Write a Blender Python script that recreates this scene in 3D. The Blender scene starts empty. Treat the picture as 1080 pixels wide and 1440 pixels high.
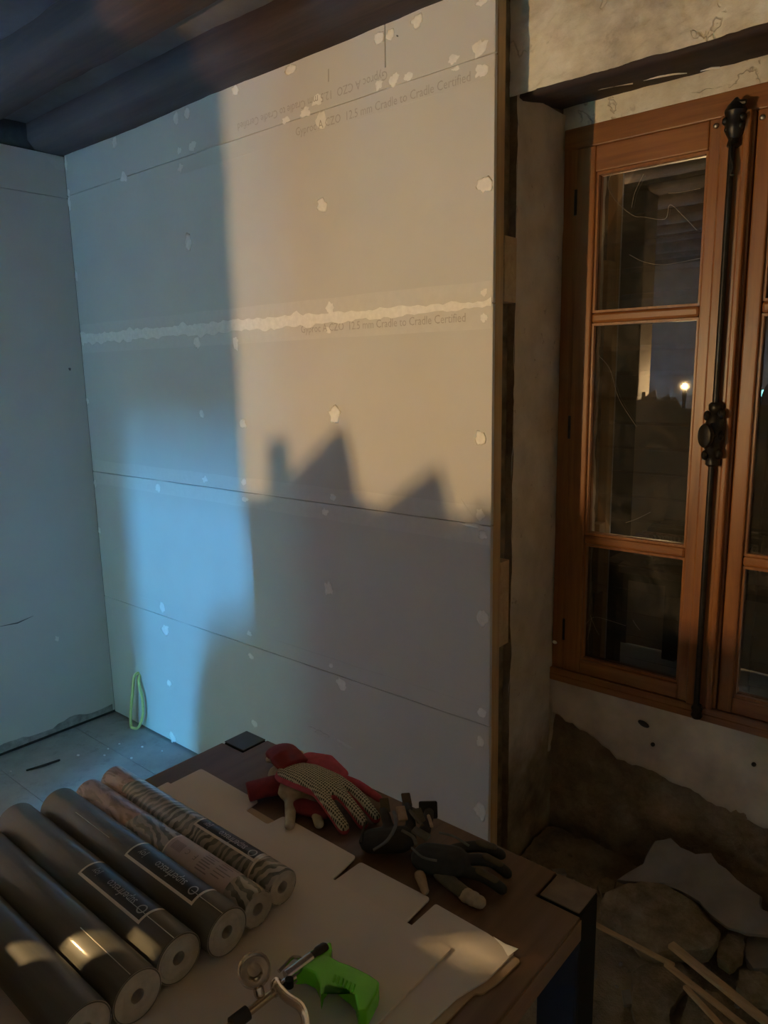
import bpy, bmesh, math, random
from mathutils import Vector, Matrix, noise
random.seed(7)
R = math.radians

# ------------------------------------------------------------------ camera
FPX = 1040.82
YAW, PITCH, ROLL = 0.705681, 0.186888, -0.018779
CAM = Vector((3.23698, -1.7235, 1.62692))
c_f = Vector((-math.sin(YAW)*math.cos(PITCH), math.cos(YAW)*math.cos(PITCH), -math.sin(PITCH)))
_r = Vector((math.cos(YAW), math.sin(YAW), 0)); _u = _r.cross(c_f)
c_r = _r*math.cos(ROLL) + _u*math.sin(ROLL); c_u = -_r*math.sin(ROLL) + _u*math.cos(ROLL)
scene = bpy.context.scene
col = scene.collection
cd = bpy.data.cameras.new('camera'); cam = bpy.data.objects.new('camera', cd); col.objects.link(cam)
cd.sensor_fit = 'VERTICAL'; cd.sensor_height = 36; cd.lens = FPX*36/1440; cd.clip_start = .02
m = Matrix((c_r, c_u, -c_f)).transposed().to_4x4(); m.translation = CAM; cam.matrix_world = m
scene.camera = cam

# ------------------------------------------------------------------ light
SKY_COL, SKY_STR = (.22, .48, 1.0), 760.0
LAMP = Vector((1.727, -2.0, 1.512)); LAMP_W = 108.0
SKYGAP = Vector((2.33, -7.0, 2.12)); SKYLAMP_W = 370.0
w = bpy.data.worlds.new('sky'); scene.world = w; w.use_nodes = True
bg = w.node_tree.nodes['Background']; bg.inputs[0].default_value = (*SKY_COL, 1); bg.inputs[1].default_value = SKY_STR
vs = scene.view_settings
vs.view_transform = 'Standard'; vs.look = 'None'; vs.exposure = 0.25; vs.gamma = 1; vs.use_curve_mapping = False

def light(name, kind, loc, power, color, **kw):
    d = bpy.data.lights.new(name, kind); d.energy = power; d.color = color
    o = bpy.data.objects.new(name, d); o.location = loc; col.objects.link(o)
    for k, v in kw.items(): setattr(d, k, v)
    return o
# small area light standing in for a bright gap of sky outdoors
sg = light('sky_standin_light', 'AREA', SKYGAP, SKYLAMP_W, (.07, .46, 1.0), shape='RECTANGLE', size=.07, size_y=.18)
sg.rotation_euler = (Vector((.6, 0, .7)) - SKYGAP).to_track_quat('-Z', 'Y').to_euler()
po = light('doorway_portal', 'AREA', (1.875, -5.02, .95), 1, (1, 1, 1), shape='RECTANGLE', size=.26, size_y=1.9)
po.rotation_euler = (R(90), 0, 0); po.data.cycles.is_portal = True
po2 = light('added_opening_portal', 'AREA', (1.5475, -5.02, .70), 1, (1, 1, 1), shape='RECTANGLE', size=.395, size_y=1.4)
po2.rotation_euler = (R(90), 0, 0); po2.data.cycles.is_portal = True
# ------------------------------------------------------------------ helpers
def ray(px, py): return (c_f + c_r*((px-540)/FPX) - c_u*((py-720)/FPX)).normalized()
def hit(px, py, ax, v):
    d = ray(px, py); return CAM + d*((v - CAM[ax])/d[ax])
def hitp(px, py, p0, n):
    d = ray(px, py); return CAM + d*((Vector(p0)-CAM).dot(n)/d.dot(n))
def new(): return bmesh.new()
def box(bm, x0, x1, y0, y1, z0, z1):
    v = [bm.verts.new((x, y, z)) for x in (x0, x1) for y in (y0, y1) for z in (z0, z1)]
    for f in ((0,1,3,2),(4,6,7,5),(0,4,5,1),(2,3,7,6),(0,2,6,4),(1,5,7,3)): bm.faces.new([v[i] for i in f])
    return v
def prism(bm, pts, d):
    """closed outline (3D points) pushed along vector d"""
    d = Vector(d); a = [bm.verts.new(p) for p in pts]; b = [bm.verts.new(Vector(p)+d) for p in pts]
    n = len(pts)
    bm.faces.new(a); bm.faces.new(b[::-1])
    for i in range(n): bm.faces.new((a[i], b[i], b[(i+1) % n], a[(i+1) % n]))
def frames(pts):
    pts = [Vector(p) for p in pts]; out = []; up = None
    for i, p in enumerate(pts):
        t = (pts[min(i+1, len(pts)-1)] - pts[max(i-1, 0)]).normalized()
        if up is None: up = t.orthogonal().normalized()
        up = (up - t*up.dot(t)).normalized(); out.append((p, up, t.cross(up)))
    return out
def tube(bm, pts, r, n=10, flat=1.0, ref=None):
    rs = r if isinstance(r, (list, tuple)) else [r]*len(pts)
    rings = []
    for (p, a, b), rr in zip(frames(pts), rs):
        if ref is not None:
            t = a.cross(b); a = (Vector(ref) - t*Vector(ref).dot(t)).normalized(); b = t.cross(a)
        rings.append([bm.verts.new(p + a*math.cos(2*math.pi*k/n)*rr*flat + b*math.sin(2*math.pi*k/n)*rr) for k in range(n)])
    for i in range(len(rings)-1):
        for k in range(n): bm.faces.new((rings[i][k], rings[i][(k+1) % n], rings[i+1][(k+1) % n], rings[i+1][k]))
    bm.faces.new(rings[0][::-1]); bm.faces.new(rings[-1])
def capsule(bm, pts, rs, n=10, flat=1.0, ref=None):
    """tapered tube with rounded ends"""
    pts = [Vector(p) for p in pts]; rs = list(rs) if isinstance(rs, (list, tuple)) else [rs]*len(pts)
    d0 = (pts[0]-pts[1]).normalized(); d1 = (pts[-1]-pts[-2]).normalized()
    P = []; Q = []
    for a in (80, 45, 20): P.append(pts[0] + d0*rs[0]*math.sin(R(a))); Q.append(rs[0]*math.cos(R(a)))
    P += pts; Q += rs
    for a in (20, 45, 80): P.append(pts[-1] + d1*rs[-1]*math.sin(R(a))); Q.append(rs[-1]*math.cos(R(a)))
    tube(bm, P, Q, n, flat, ref)
def smoothpath(pts, k=6):
    pts = [Vector(p) for p in pts]; out = []
    for i in range(len(pts)-1):
        p0 = pts[max(i-1, 0)]; p1 = pts[i]; p2 = pts[i+1]; p3 = pts[min(i+2, len(pts)-1)]
        for j in range(k):
            t = j/k
            out.append(.5*((2*p1) + (p2-p0)*t + (2*p0-5*p1+4*p2-p3)*t*t + (3*p1-p0-3*p2+p3)*t**3))
    out.append(pts[-1]); return out
def lathe(bm, prof, loc, axis=(0, 0, 1), n=20):
    q = Vector(axis).to_track_quat('Z', 'Y'); loc = Vector(loc); rings = []
    for r, z in prof:
        rings.append([bm.verts.new(loc + q @ Vector((r*math.cos(2*math.pi*k/n), r*math.sin(2*math.pi*k/n), z))) for k in range(n)])
    for i in range(len(rings)-1):
        for k in range(n): bm.faces.new((rings[i][k], rings[i][(k+1) % n], rings[i+1][(k+1) % n], rings[i+1][k]))
    bm.faces.new(rings[0][::-1]); bm.faces.new(rings[-1])
def sphere(bm, loc, s, seg=14, rot=None):
    g = bmesh.ops.create_uvsphere(bm, u_segments=seg, v_segments=seg//2+2, radius=1)
    M = Matrix.Translation(loc) @ (rot.to_4x4() if rot else Matrix()) @ Matrix.Diagonal((*s, 1))
    bmesh.ops.transform(bm, matrix=M, verts=g['verts'])
def obj(name, bm, mat=None, parent=None, smooth=False, bevel=0, seg=2, angle=40):
    bmesh.ops.recalc_face_normals(bm, faces=bm.faces)
    me = bpy.data.meshes.new(name); bm.to_mesh(me); bm.free()
    return link(name, me, mat, parent, smooth, bevel, seg, angle)
def link(name, me, mat=None, parent=None, smooth=False, bevel=0, seg=2, angle=40):
    o = bpy.data.objects.new(name, me); col.objects.link(o)
    if mat is not None and not me.materials: me.materials.append(mat)
    if parent is not None: attach(o, parent)
    if smooth:
        for p in me.polygons: p.use_smooth = True
        if smooth != 'all':
            md = o.modifiers.new('n', 'EDGE_SPLIT'); md.split_angle = R(angle)
    if bevel:
        md = o.modifiers.new('b', 'BEVEL'); md.width = bevel; md.segments = seg; md.limit_method = 'ANGLE'; md.angle_limit = R(35)
    return o
def attach(o, parent):
    o.parent = parent; bpy.context.view_layer.update()
    o.matrix_parent_inverse = parent.matrix_world.inverted()
def world_of(o): return o.matrix_world
def tag(o, label=None, cat=None, group=None, kind=None):
    if label: o['label'] = label
    if cat: o['category'] = cat
    if group: o['group'] = group
    if kind: o['kind'] = kind
    return o
def root(name, loc, label=None, cat=None, group=None, kind=None):
    o = bpy.data.objects.new(name, None); o.location = loc; o.empty_display_size = .05; col.objects.link(o)
    bpy.context.view_layer.update()
    return tag(o, label, cat, group, kind)

# ------------------------------------------------------------------ materials
class NT:
    def __init__(s, name):
        s.m = bpy.data.materials.new(name); s.m.use_nodes = True; s.t = s.m.node_tree; s.n = s.t.nodes; s.l = s.t.links
        s.b = s.n['Principled BSDF']; s.out = s.n['Material Output']
        s.tc = s.n.new('ShaderNodeTexCoord')
    def node(s, typ, **kw):
        x = s.n.new('ShaderNode'+typ)
        for k, v in kw.items(): setattr(x, k, v)
        return x
    def put(s, sock, v):
        if hasattr(v, 'links') or hasattr(v, 'is_output'): s.l.new(v, sock)
        else: sock.default_value = v
    def coords(s, scale=(1,1,1), rot=(0,0,0), loc=(0,0,0)):
        mp = s.node('Mapping'); mp.inputs['Scale'].default_value = scale; mp.inputs['Rotation'].default_value = rot; mp.inputs['Location'].default_value = loc
        s.l.new(s.tc.outputs['Object'], mp.inputs[0]); return mp.outputs[0]
    def noise(s, scale, detail=4, rough=.55, vec=None, dist=0):
        x = s.node('TexNoise'); x.inputs['Scale'].default_value = scale; x.inputs['Detail'].default_value = detail
        x.inputs['Roughness'].default_value = rough; x.inputs['Distortion'].default_value = dist
        s.l.new(vec or s.tc.outputs['Object'], x.inputs['Vector']); return x.outputs['Fac']
    def voro(s, scale, feat='F1', vec=None):
        x = s.node('TexVoronoi', feature=feat); x.inputs['Scale'].default_value = scale
        s.l.new(vec or s.tc.outputs['Object'], x.inputs['Vector']); return x.outputs['Distance']
    def ramp(s, v, stops):
        x = s.node('ValToRGB'); s.l.new(v, x.inputs[0]); e = x.color_ramp.elements
        while len(e) < len(stops): e.new(.5)
        for q, (p, c) in zip(e, stops):
            q.position = p; q.color = c if len(c) == 4 else (*c, 1)
        return x.outputs[0]
    def mix(s, f, a, b):
        x = s.node('Mix', data_type='RGBA'); s.put(x.inputs['Factor'], f)
        for sock, v in ((x.inputs[6], a), (x.inputs[7], b)): s.put(sock, (*v, 1) if isinstance(v, tuple) and len(v) == 3 else v)
        return x.outputs[2]
    def math(s, op, a, b=0.0, c=0.0):
        x = s.node('Math', operation=op); s.put(x.inputs[0], a); s.put(x.inputs[1], b)
        if op in ('MULTIPLY_ADD', 'SMOOTHSTEP'): s.put(x.inputs[2], c)
        return x.outputs[0]
    def sep(s, vec=None):
        x = s.node('SeparateXYZ'); s.l.new(vec or s.tc.outputs['Object'], x.inputs[0]); return x.outputs
    def bump(s, h, strength=.3, dist=.002):
        x = s.node('Bump'); x.inputs['Strength'].default_value = strength; x.inputs['Distance'].default_value = dist
        s.l.new(h, x.inputs['Height']); s.l.new(x.outputs[0], s.b.inputs['Normal'])
    def col(s, c): s.put(s.b.inputs['Base Color'], (*c, 1) if isinstance(c, tuple) and len(c) == 3 else c)
    def set(s, **kw):
        for k, v in kw.items(): s.put(s.b.inputs[k.replace('_', ' ')], v)
        return s
def plain(name, c, rough=.6, var=.15, scale=30, bump=.1, bd=.001, metal=0, spec=.5):
    t = NT(name); n = t.noise(scale, 4)
    a = tuple(max(0, x*(1-var)) for x in c); b = tuple(min(1, x*(1+var)) for x in c)
    t.col(t.ramp(n, [(.3, a), (.7, b)])); t.set(Roughness=rough, Metallic=metal); t.b.inputs['Specular IOR Level'].default_value = spec
    if bump: t.bump(n, bump, bd)
    return t.m
def wood(name, dark, light, axis='X', rough=.5, ring=40, bump=.25, spec=.5):
    t = NT(name); s = [ring]*3; s['XYZ'.index(axis)] = ring*.05
    v = t.coords(tuple(s)); n = t.noise(1.0, 6, .65, v, .6); big = t.noise(2.2, 3)
    f = t.math('MULTIPLY_ADD', big, .35, t.math('MULTIPLY', n, .75))
    t.col(t.ramp(f, [(.34, dark), (.72, light)])); t.set(Roughness=rough); t.b.inputs['Specular IOR Level'].default_value = spec
    t.bump(n, bump, .001); return t.m

def m_board():
    t = NT('plasterboard_paper'); n = t.noise(3.5, 4); f = t.noise(160, 3)
    c = t.ramp(n, [(.3, (.600, .585, .560)), (.7, (.640, .625, .600))])
    t.col(t.mix(t.math('MULTIPLY', f, .12), c, (.52, .50, .47))); t.set(Roughness=.85); t.bump(f, .12, .0005); return t.m
BOARD = m_board()
TAPE = plain('joint_tape_paper', (.655, .64, .612), .85, .03, 40, .1, .0004)
FILLER = plain('filler', (.86, .85, .82), .8, .06, 60, .3, .0006)
FILLER_RAW = plain('raw_gypsum_edge', (.30, .29, .28), .9, .3, 30, .6, .004)
PRINT = plain('faded_print', (.46, .43, .40), .85, .1, 80, 0)
GREYSCRATCH = plain('dark_scratch', (.16, .15, .15), .9, .1, 60, 0)
PINE = wood('pine_batten', (.42, .26, .11), (.62, .42, .20), 'Z', .7, 60)
PINE_X = wood('pine_lath', (.40, .27, .13), (.58, .42, .23), 'X', .75, 60)
BEAM = wood('old_dark_beam', (.012, .008, .006), (.050, .028, .019), 'X', .8, 34, 1.0)
GAP = plain('dark_gap', (.03, .028, .025), .95, .3, 30, .3)
def m_ceiling():
    t = NT('grey_ceiling_plaster'); n = t.noise(5, 5)
    t.col(t.ramp(n, [(.3, (.085, .086, .088)), (.7, (.14, .142, .145))])); t.set(Roughness=.9); t.bump(n, .4, .004); return t.m
CEIL = m_ceiling()
def m_plaster():
    t = NT('old_cracked_plaster'); n = t.noise(4.5, 6, .6); f = t.noise(38, 5, .65); cr = t.math('ABSOLUTE', t.math('SUBTRACT', t.noise(3.2, 5, .62, None, .4), .5))
    warp = t.noise(7, 4)
    c = t.ramp(n, [(.36, (.48, .42, .33)), (.47, (.66, .60, .49)), (.50, (.70, .64, .53)), (.60, (.82, .78, .68))])
    mark = t.ramp(t.noise(11, 6, .7), [(.60, (0, 0, 0)), (.66, (1, 1, 1))])
    c = t.mix(t.math('MULTIPLY', mark, .35), c, (.30, .24, .17))
    ck = t.math('MULTIPLY', t.ramp(cr, [(.003, (1, 1, 1)), (.008, (0, 0, 0))]), t.ramp(warp, [(.48, (0, 0, 0)), (.56, (1, 1, 1))]))
    t.col(t.mix(t.math('MULTIPLY', ck, .25), c, (.16, .12, .08))); t.set(Roughness=.92)
    h = t.math('ADD', t.math('MULTIPLY', n, 1.2), t.math('ADD', t.math('MULTIPLY', f, .35), t.math('MULTIPLY', ck, -.6)))
    t.bump(h, .7, .010); return t.m
PLASTER = m_plaster()
def m_jamb():
    t = NT('jamb_lime_plaster'); n = t.noise(9, 6, .6); f = t.noise(45, 4)
    z = t.sep()[2]
    dirt = t.ramp(t.math('ADD', z, t.math('MULTIPLY', t.noise(5, 5), .55)), [(.62, (1, 1, 1)), (.86, (0, 0, 0))])
    c = t.ramp(n, [(.32, (.48, .42, .325)), (.62, (.62, .56, .46))])
    mark = t.ramp(t.noise(26, 5, .7), [(.63, (0, 0, 0)), (.68, (1, 1, 1))])
    c = t.mix(t.math('MULTIPLY', mark, .5), c, (.22, .17, .12))
    d = t.ramp(n, [(.3, (.12, .085, .05)), (.55, (.27, .21, .13)), (.75, (.42, .34, .22))])
    t.col(t.mix(dirt, c, d)); t.set(Roughness=.92)
    t.bump(t.math('ADD', n, t.math('MULTIPLY', f, .3)), .5, .006); return t.m
JAMB = m_jamb()
APRON = plain('stained_apron_plaster', (.58, .51, .40), .92, .28, 7, .7, .008)
def m_earth():
    t = NT('brown_rubble_masonry'); n = t.noise(6, 7, .7); f = t.noise(40, 5, .7)
    c = t.ramp(n, [(.3, (.11, .072, .040)), (.5, (.26, .19, .115)), (.7, (.42, .33, .21))])
    t.col(t.mix(t.math('MULTIPLY', f, .4), c, (.16, .10, .055))); t.set(Roughness=.95); t.bump(t.math('ADD', n, t.math('MULTIPLY', f, .4)), .9, .02); return t.m
EARTH = m_earth()
RUBBLE = EARTH
def m_floor():
    t = NT('dusty_chipboard'); n = t.noise(6, 6, .65); f = t.noise(90, 4, .7); st = t.noise(14, 6, .7)
    c = t.ramp(n, [(.3, (.27, .265, .25)), (.7, (.42, .415, .40))])
    d = t.ramp(st, [(.55, (0, 0, 0)), (.66, (1, 1, 1))])
    c = t.mix(t.math('MULTIPLY', d, .45), c, (.16, .15, .14))
    t.col(t.mix(t.math('MULTIPLY', f, .35), c, (.50, .49, .47))); t.set(Roughness=.7); t.bump(f, .3, .001); return t.m
FLOOR = m_floor()
WINWOOD = wood('varnished_window_wood', (.15, .048, .010), (.34, .135, .034), 'Z', .38, 45, .2)
WINWOOD_X = wood('varnished_window_wood_rail', (.15, .048, .010), (.34, .135, .034), 'X', .38, 45, .2)
IRON = plain('black_wrought_iron', (.022, .020, .018), .38, .4, 60, .3, .0008, .6)
STEEL = plain('bare_screw_steel', (.55, .53, .50), .35, .1, 60, 0, 0, 1)
def m_glass():
    t = NT('dusty_window_glass')
    tr = t.node('BsdfTransparent'); tr.inputs[0].default_value = (.40, .45, .42, 1)
    gl = t.node('BsdfGlossy'); gl.inputs['Roughness'].default_value = .012; gl.inputs[0].default_value = (1, 1, 1, 1)
    df = t.node('BsdfDiffuse'); df.inputs[0].default_value = (.42, .40, .35, 1)
    fr = t.node('Fresnel'); fr.inputs[0].default_value = 2.3
    m1 = t.node('MixShader'); t.l.new(fr.outputs[0], m1.inputs[0]); t.l.new(tr.outputs[0], m1.inputs[1]); t.l.new(gl.outputs[0], m1.inputs[2])
    patches = t.ramp(t.noise(9, 6, .75, None, .8), [(.45, (0, 0, 0)), (.75, (1, 1, 1))])
    specks = t.ramp(t.noise(150, 3, .8), [(.62, (0, 0, 0)), (.75, (1, 1, 1))])
    fac = t.math('ADD', t.math('MULTIPLY', patches, .16), t.math('MULTIPLY', specks, .12)); fac = t.math('ADD', fac, .035)  # dust layer raised to stand in for reflected glare on the panes
    m2 = t.node('MixShader'); t.l.new(fac, m2.inputs[0]); t.l.new(m1.outputs[0], m2.inputs[1]); t.l.new(df.outputs[0], m2.inputs[2])
    t.l.new(m2.outputs[0], t.out.inputs[0]); return t.m
GLASS = m_glass()
SHUTTER = wood('weathered_shutter_paint', (.016, .018, .014), (.036, .038, .030), 'X', .8, 30, .5)
COBWEB = plain('grey_cobweb', (.34, .31, .25), .9, .1, 60, 0)
TABLE = wood('brown_table_veneer', (.085, .044, .022), (.16, .088, .046), 'Y', .5, 30, .12)
TABLE_EDGE = wood('brown_table_edge', (.13, .065, .03), (.23, .125, .062), 'Y', .5, 30, .12)
BLACKSTEEL = plain('black_painted_steel', (.006, .006, .006), .65, .3, 25, .1, .0005, 0, .15)
def m_card(name, a, b, marks=True):
    t = NT(name); n = t.noise(5, 5); f = t.noise(120, 3)
    c = t.ramp(n, [(.3, a), (.7, b)])
    if marks:
        k = t.ramp(t.noise(30, 6, .75), [(.70, (0, 0, 0)), (.76, (1, 1, 1))]); c = t.mix(t.math('MULTIPLY', k, .25), c, (.25, .20, .15))
    t.col(c); t.set(Roughness=.75); t.bump(f, .08, .0004); return t.m
CARD = m_card('white_faced_cardboard', (.62, .555, .49), (.69, .63, .565))
CARD2 = m_card('pale_cardboard_flap', (.60, .545, .49), (.66, .61, .555), False)
KRAFT = m_card('brown_kraft_cardboard', (.36, .25, .14), (.44, .31, .18), False)

# ------------------------------------------------------------------ ceiling and beams
XR, YB = 4.42, -5.0          # far end of the room
ceil = root('ceiling', (2.2, -2.4, 2.66), kind='structure')
bm = new(); n = 40
grid = [[bm.verts.new((-.1+(XR+.1)*i/n, YB+(.5-YB)*j/n, 2.665 + .012*noise.noise((i*.4, j*.4, 3)))) for j in range(n+1)] for i in range(n+1)]
for i in range(n):
    for j in range(n): bm.faces.new((grid[i][j], grid[i+1][j], grid[i+1][j+1], grid[i][j+1]))
obj('ceiling_plaster', bm, CEIL, ceil, 'all')
bm = new(); box(bm, -.3, XR+.3, YB-.3, .9, 2.70, 2.76); obj('roof_deck', bm, GAP, ceil)
def rough_beam(y0, y1, z0, z1, seed, name='beam'):
    bm = new(); n = 70
    prof = [(y0+.018, z1), (y0, z1-.02), (y0, z0+.03), (y0+.022, z0), ((y0+y1)/2, z0-.004), (y1-.022, z0), (y1, z0+.03), (y1, z1-.02), (y1-.018, z1)]
    rings = []
    for i in range(n+1):
        x = -.08 + (XR+.1)*i/n; ring = []
        for k, (y, z) in enumerate(prof):
            q = Vector((x*2.2, k*.9+seed, seed*1.7)); a = noise.noise(q)*.010 + noise.noise(q*5)*.004
            b = noise.noise(q+Vector((9, 4, 2)))*.008 + noise.noise(q*6)*.003
            ring.append(bm.verts.new((x, y+a, z+b)))
        rings.append(ring)
    for i in range(n):
        for k in range(len(prof)-1): bm.faces.new((rings[i][k], rings[i][k+1], rings[i+1][k+1], rings[i+1][k]))
    bm.faces.new(rings[0]); bm.faces.new(rings[-1])
    return obj(name, bm, BEAM, ceil, 'all')
rough_beam(-.145, .10, 2.567, 2.72, 1)
for k in range(11): rough_beam(-.545-.42*k, -.365-.42*k, 2.560+.01*math.sin(k*2.1), 2.74, 4+k)

# ------------------------------------------------------------------ plasterboard wall
W = 2.158; TOPZ = 2.60
wall = root('wall_back', (1.08, .02, 0), kind='structure')
def plate(name, x0, x1, z0, z1, parent, mat=BOARD, t=.0125):
    bm = new(); box(bm, x0, x1, 0, t, z0, z1); return obj(name, bm, mat, parent, False, .0012, 1)
zs = [.008, .6, 1.2, 1.8, 2.4]
for i in range(4): plate('plasterboard', .0, W, zs[i]+.001, zs[i+1]-.001, wall)
xj = hit(541, 45, 1, 0).x
plate('plasterboard', 0, xj-.001, 2.401, TOPZ, wall); plate('plasterboard', xj+.001, W, 2.401, TOPZ, wall)
bm = new(); box(bm, 0.02, W-.05, .0127, .02, .02, TOPZ-.02); obj('backing_sheet', bm, GAP, wall)
def strip(name, x0, x1, za, zb, y, mat, parent, jag=0, n=60, seed=0, t=.0006):
    bm = new(); lo = []; hi = []
    for i in range(n+1):
        x = x0+(x1-x0)*i/n
        lo.append((x, y, za + jag*noise.noise((x*6+seed, 1, 0)))); hi.append((x, y, zb + jag*noise.noise((x*6+seed, 7, 0))))
    for i in range(n):
        prism(bm, [lo[i], lo[i+1], hi[i+1], hi[i]], (0, t, 0))
    bmesh.ops.remove_doubles(bm, verts=bm.verts, dist=1e-6)
    return obj(name, bm, mat, parent)
for z in (.6, 1.2, 2.4):
    strip('joint_tape', .02, W-.003, z-.055, z-.0016, -.0005, TAPE if z == 1.2 else BOARD, wall, .003, 40, z)
    strip('joint_tape', .02, W-.003, z+.0016, z+.055, -.0005, TAPE if z == 1.2 else BOARD, wall, .003, 40, z+5)
strip('joint_tape', .01, W-.003, 1.735, 1.858, -.0005, TAPE, wall, .003, 40, 3)
# white filler line along the second joint, ragged
bm = new(); n = 150; pts_lo = []; pts_hi = []
for i in range(n+1):
    x = .012 + (W-.016)*i/n; f = i/n
    zc = 1.800
    wdt = .021*(1-.75*max(0, f-.62)/.38)
    rag = abs(noise.noise((x*14, 2, 0)))*.034*(1-.5*f) + abs(noise.noise((x*45, 5, 0)))*.010
    rag2 = abs(noise.noise((x*16, 12, 0)))*.034*(1-.6*f) + abs(noise.noise((x*50, 15, 0)))*.010
    pts_lo.append((x, -.0016, zc-wdt*.8-rag)); pts_hi.append((x, -.0016, zc+wdt*.55+rag2))
for i in range(n):
    prism(bm, [pts_lo[i], pts_lo[i+1], pts_hi[i+1], pts_hi[i]], (0, .0012, 0))
bmesh.ops.remove_doubles(bm, verts=bm.verts, dist=1e-6)
tag(obj('joint_filler', bm, FILLER, wall), 'ragged white filler line along a board joint')
def blob(name, c, ax, rx, rz, parent, mat, seed, t=.0012):
    """a smear of filler lying on a wall: ax = wall normal axis (1: faces -y, 0: faces +x)"""
    bm = new(); n = 18; rings = []
    for s, h in ((1, 0), (.8, .7), (.4, 1)):
        rg = []
        for k in range(n):
            a = 2*math.pi*k/n; q = Vector((math.cos(a)*1.3, math.sin(a)*1.3, seed*3.1))
            rr = s*(1 + .55*noise.noise(q) + .40*noise.noise(q*3.2))
            u, v = rr*rx*math.cos(a), rr*rz*math.sin(a)
            hh = t*h*(.7+.5*noise.noise(q*2)) + .0001
            rg.append(bm.verts.new((c[0]+u, -.0001-hh, c[2]+v) if ax == 1 else (.0001+hh, c[1]+u, c[2]+v)))
        rings.append(rg)
    for i in range(2):
        for k in range(n): bm.faces.new((rings[i][k], rings[i][(k+1) % n], rings[i+1][(k+1) % n], rings[i+1][k]))
    bm.faces.new(rings[2]); bm.faces.new(rings[0][::-1])
    return obj(name, bm, mat, parent, 'all')
PATCH = [(248,167,4,8),(263,159,5,8),(161,200,4,7),(252,212,3,6),(271,206,5,9),(254,236,4,7),(174,249,5,7),(265,340,5,11),(330,127,5,6),
 (410,97,8,7),(446,140,9,9),(430,157,8,8),(402,169,6,5),(451,171,9,12),(533,53,7,9),(549,48,6,8),(587,30,8,10),(675,66,10,12),(638,84,10,8),(641,97,6,4),
 (677,100,11,12),(533,119,6,8),(554,112,7,10),(574,108,6,7),(681,261,10,12),(453,288,8,10),(284,582,3,6),(341,596,4,6),
 (222,687,4,6),(288,674,4,5),(343,678,4,5),(345,702,5,4),(277,481,5,8),(331,482,4,9),(681,411,5,6),(681,447,6,7),(464,433,6,10),(462,464,4,6),
 (470,583,9,11),(676,617,9,10),(468,699,5,5),(457,720,5,6),(676,724,6,9),(679,752,6,7),(664,738,14,3),
 (228,853,4,7),(233,886,5,8),(238,961,3,5),(243,1037,4,7),(351,891,3,4),(353,923,4,4),(358,1017,4,5),
 (462,827,6,10),(679,869,8,11),(466,936,3,4),(481,962,8,9),(678,1002,6,6),(676,1043,6,7),(676,1142,9,11),(678,3,8,6)]
for i, (px, py, a, b) in enumerate(PATCH):
    c = hit(px, py, 1, 0); rx = abs(hit(px+a, py, 1, 0).x - c.x); rz = abs(hit(px, py+b, 1, 0).z - c.z)
    blob('filler_patch', c, 1, rx, rz, wall, FILLER, i)
for i, (py, b) in enumerate(((231, 9), (272, 6), (286, 9), (388, 7), (478, 12), (564, 5), (680, 6), (745, 5))):
    z = hit(90+.09*(py-225), py, 1, 0).z; rz = b*.0032
    blob('filler_patch', (.012, 0, z), 1, .012, rz, wall, FILLER, 80+i)
# chalk-white scribble low on the wall
for i, (px, py, a, b) in enumerate(((440,1025,6,2),(449,1030,6,3),(458,1034,5,2),(471,1038,2,1),(480,1043,6,2),(486,1048,7,3),(492,1050,5,1),(478,1050,4,1))):
    c = hit(px, py, 1, 0); o = blob('filler_smear', c, 1, abs(hit(px+a, py, 1, 0).x-c.x), abs(hit(px, py+b, 1, 0).z-c.z), wall, TAPE, 120+i)
# thin pale scratch and pencil tick
def line_on(name, a, b, r, mat, parent, ax=1, v=0.0):
    bm = new(); tube(bm, [hit(*a, ax, v), hit(*b, ax, v)], r, 5); return obj(name, bm, mat, parent)
line_on('scratch', (648, 702), (668, 730), .0012, TAPE, wall)
line_on('pencil_tick', (462, 97), (462, 115), .0015, PRINT, wall)
line_on('screw_hole', (558, 50), (560, 51), .002, GREYSCRATCH, wall)
def print_text(txt, x0, x1, z, flip, parent, h=None):
    cu = bpy.data.curves.new('t', 'FONT'); cu.body = txt; cu.size = 1; cu.resolution_u = 2
    o = bpy.data.objects.new('t', cu); col.objects.link(o); bpy.context.view_layer.update()
    me = bpy.data.meshes.new_from_object(o); bpy.data.objects.remove(o)
    xs = [v.co.x for v in me.vertices]; a, b = min(xs), max(xs); s = (x1-x0)/(b-a); sz = h or s
    for v in me.vertices:
        u, q = (v.co.x-a)*s, v.co.y*sz
        v.co = Vector((x0+u, -.00125, z+q)) if not flip else Vector((x1-u, -.00125, z-q))
    me.materials.clear(); me.materials.append(PRINT); t = link('printed_text', me, PRINT, parent)
    return tag(t, 'faded grey product line printed on the board')
TXT = 'Gyproc A CZO  12.5 mm Cradle to Cradle Certified'
a, b = hit(416, 180, 1, 0), hit(662, 100, 1, 0)
print_text(TXT, a.x, b.x, 2.352, False, wall, .034)
a, b = hit(335, 182, 1, 0), hit(545, 105, 1, 0)
print_text(TXT, a.x, b.x, 2.446, True, wall, .034)
a, b = hit(424, 467, 1, 0), hit(655, 448, 1, 0)
print_text(TXT, a.x, b.x, 1.757, False, wall, .034)

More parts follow.
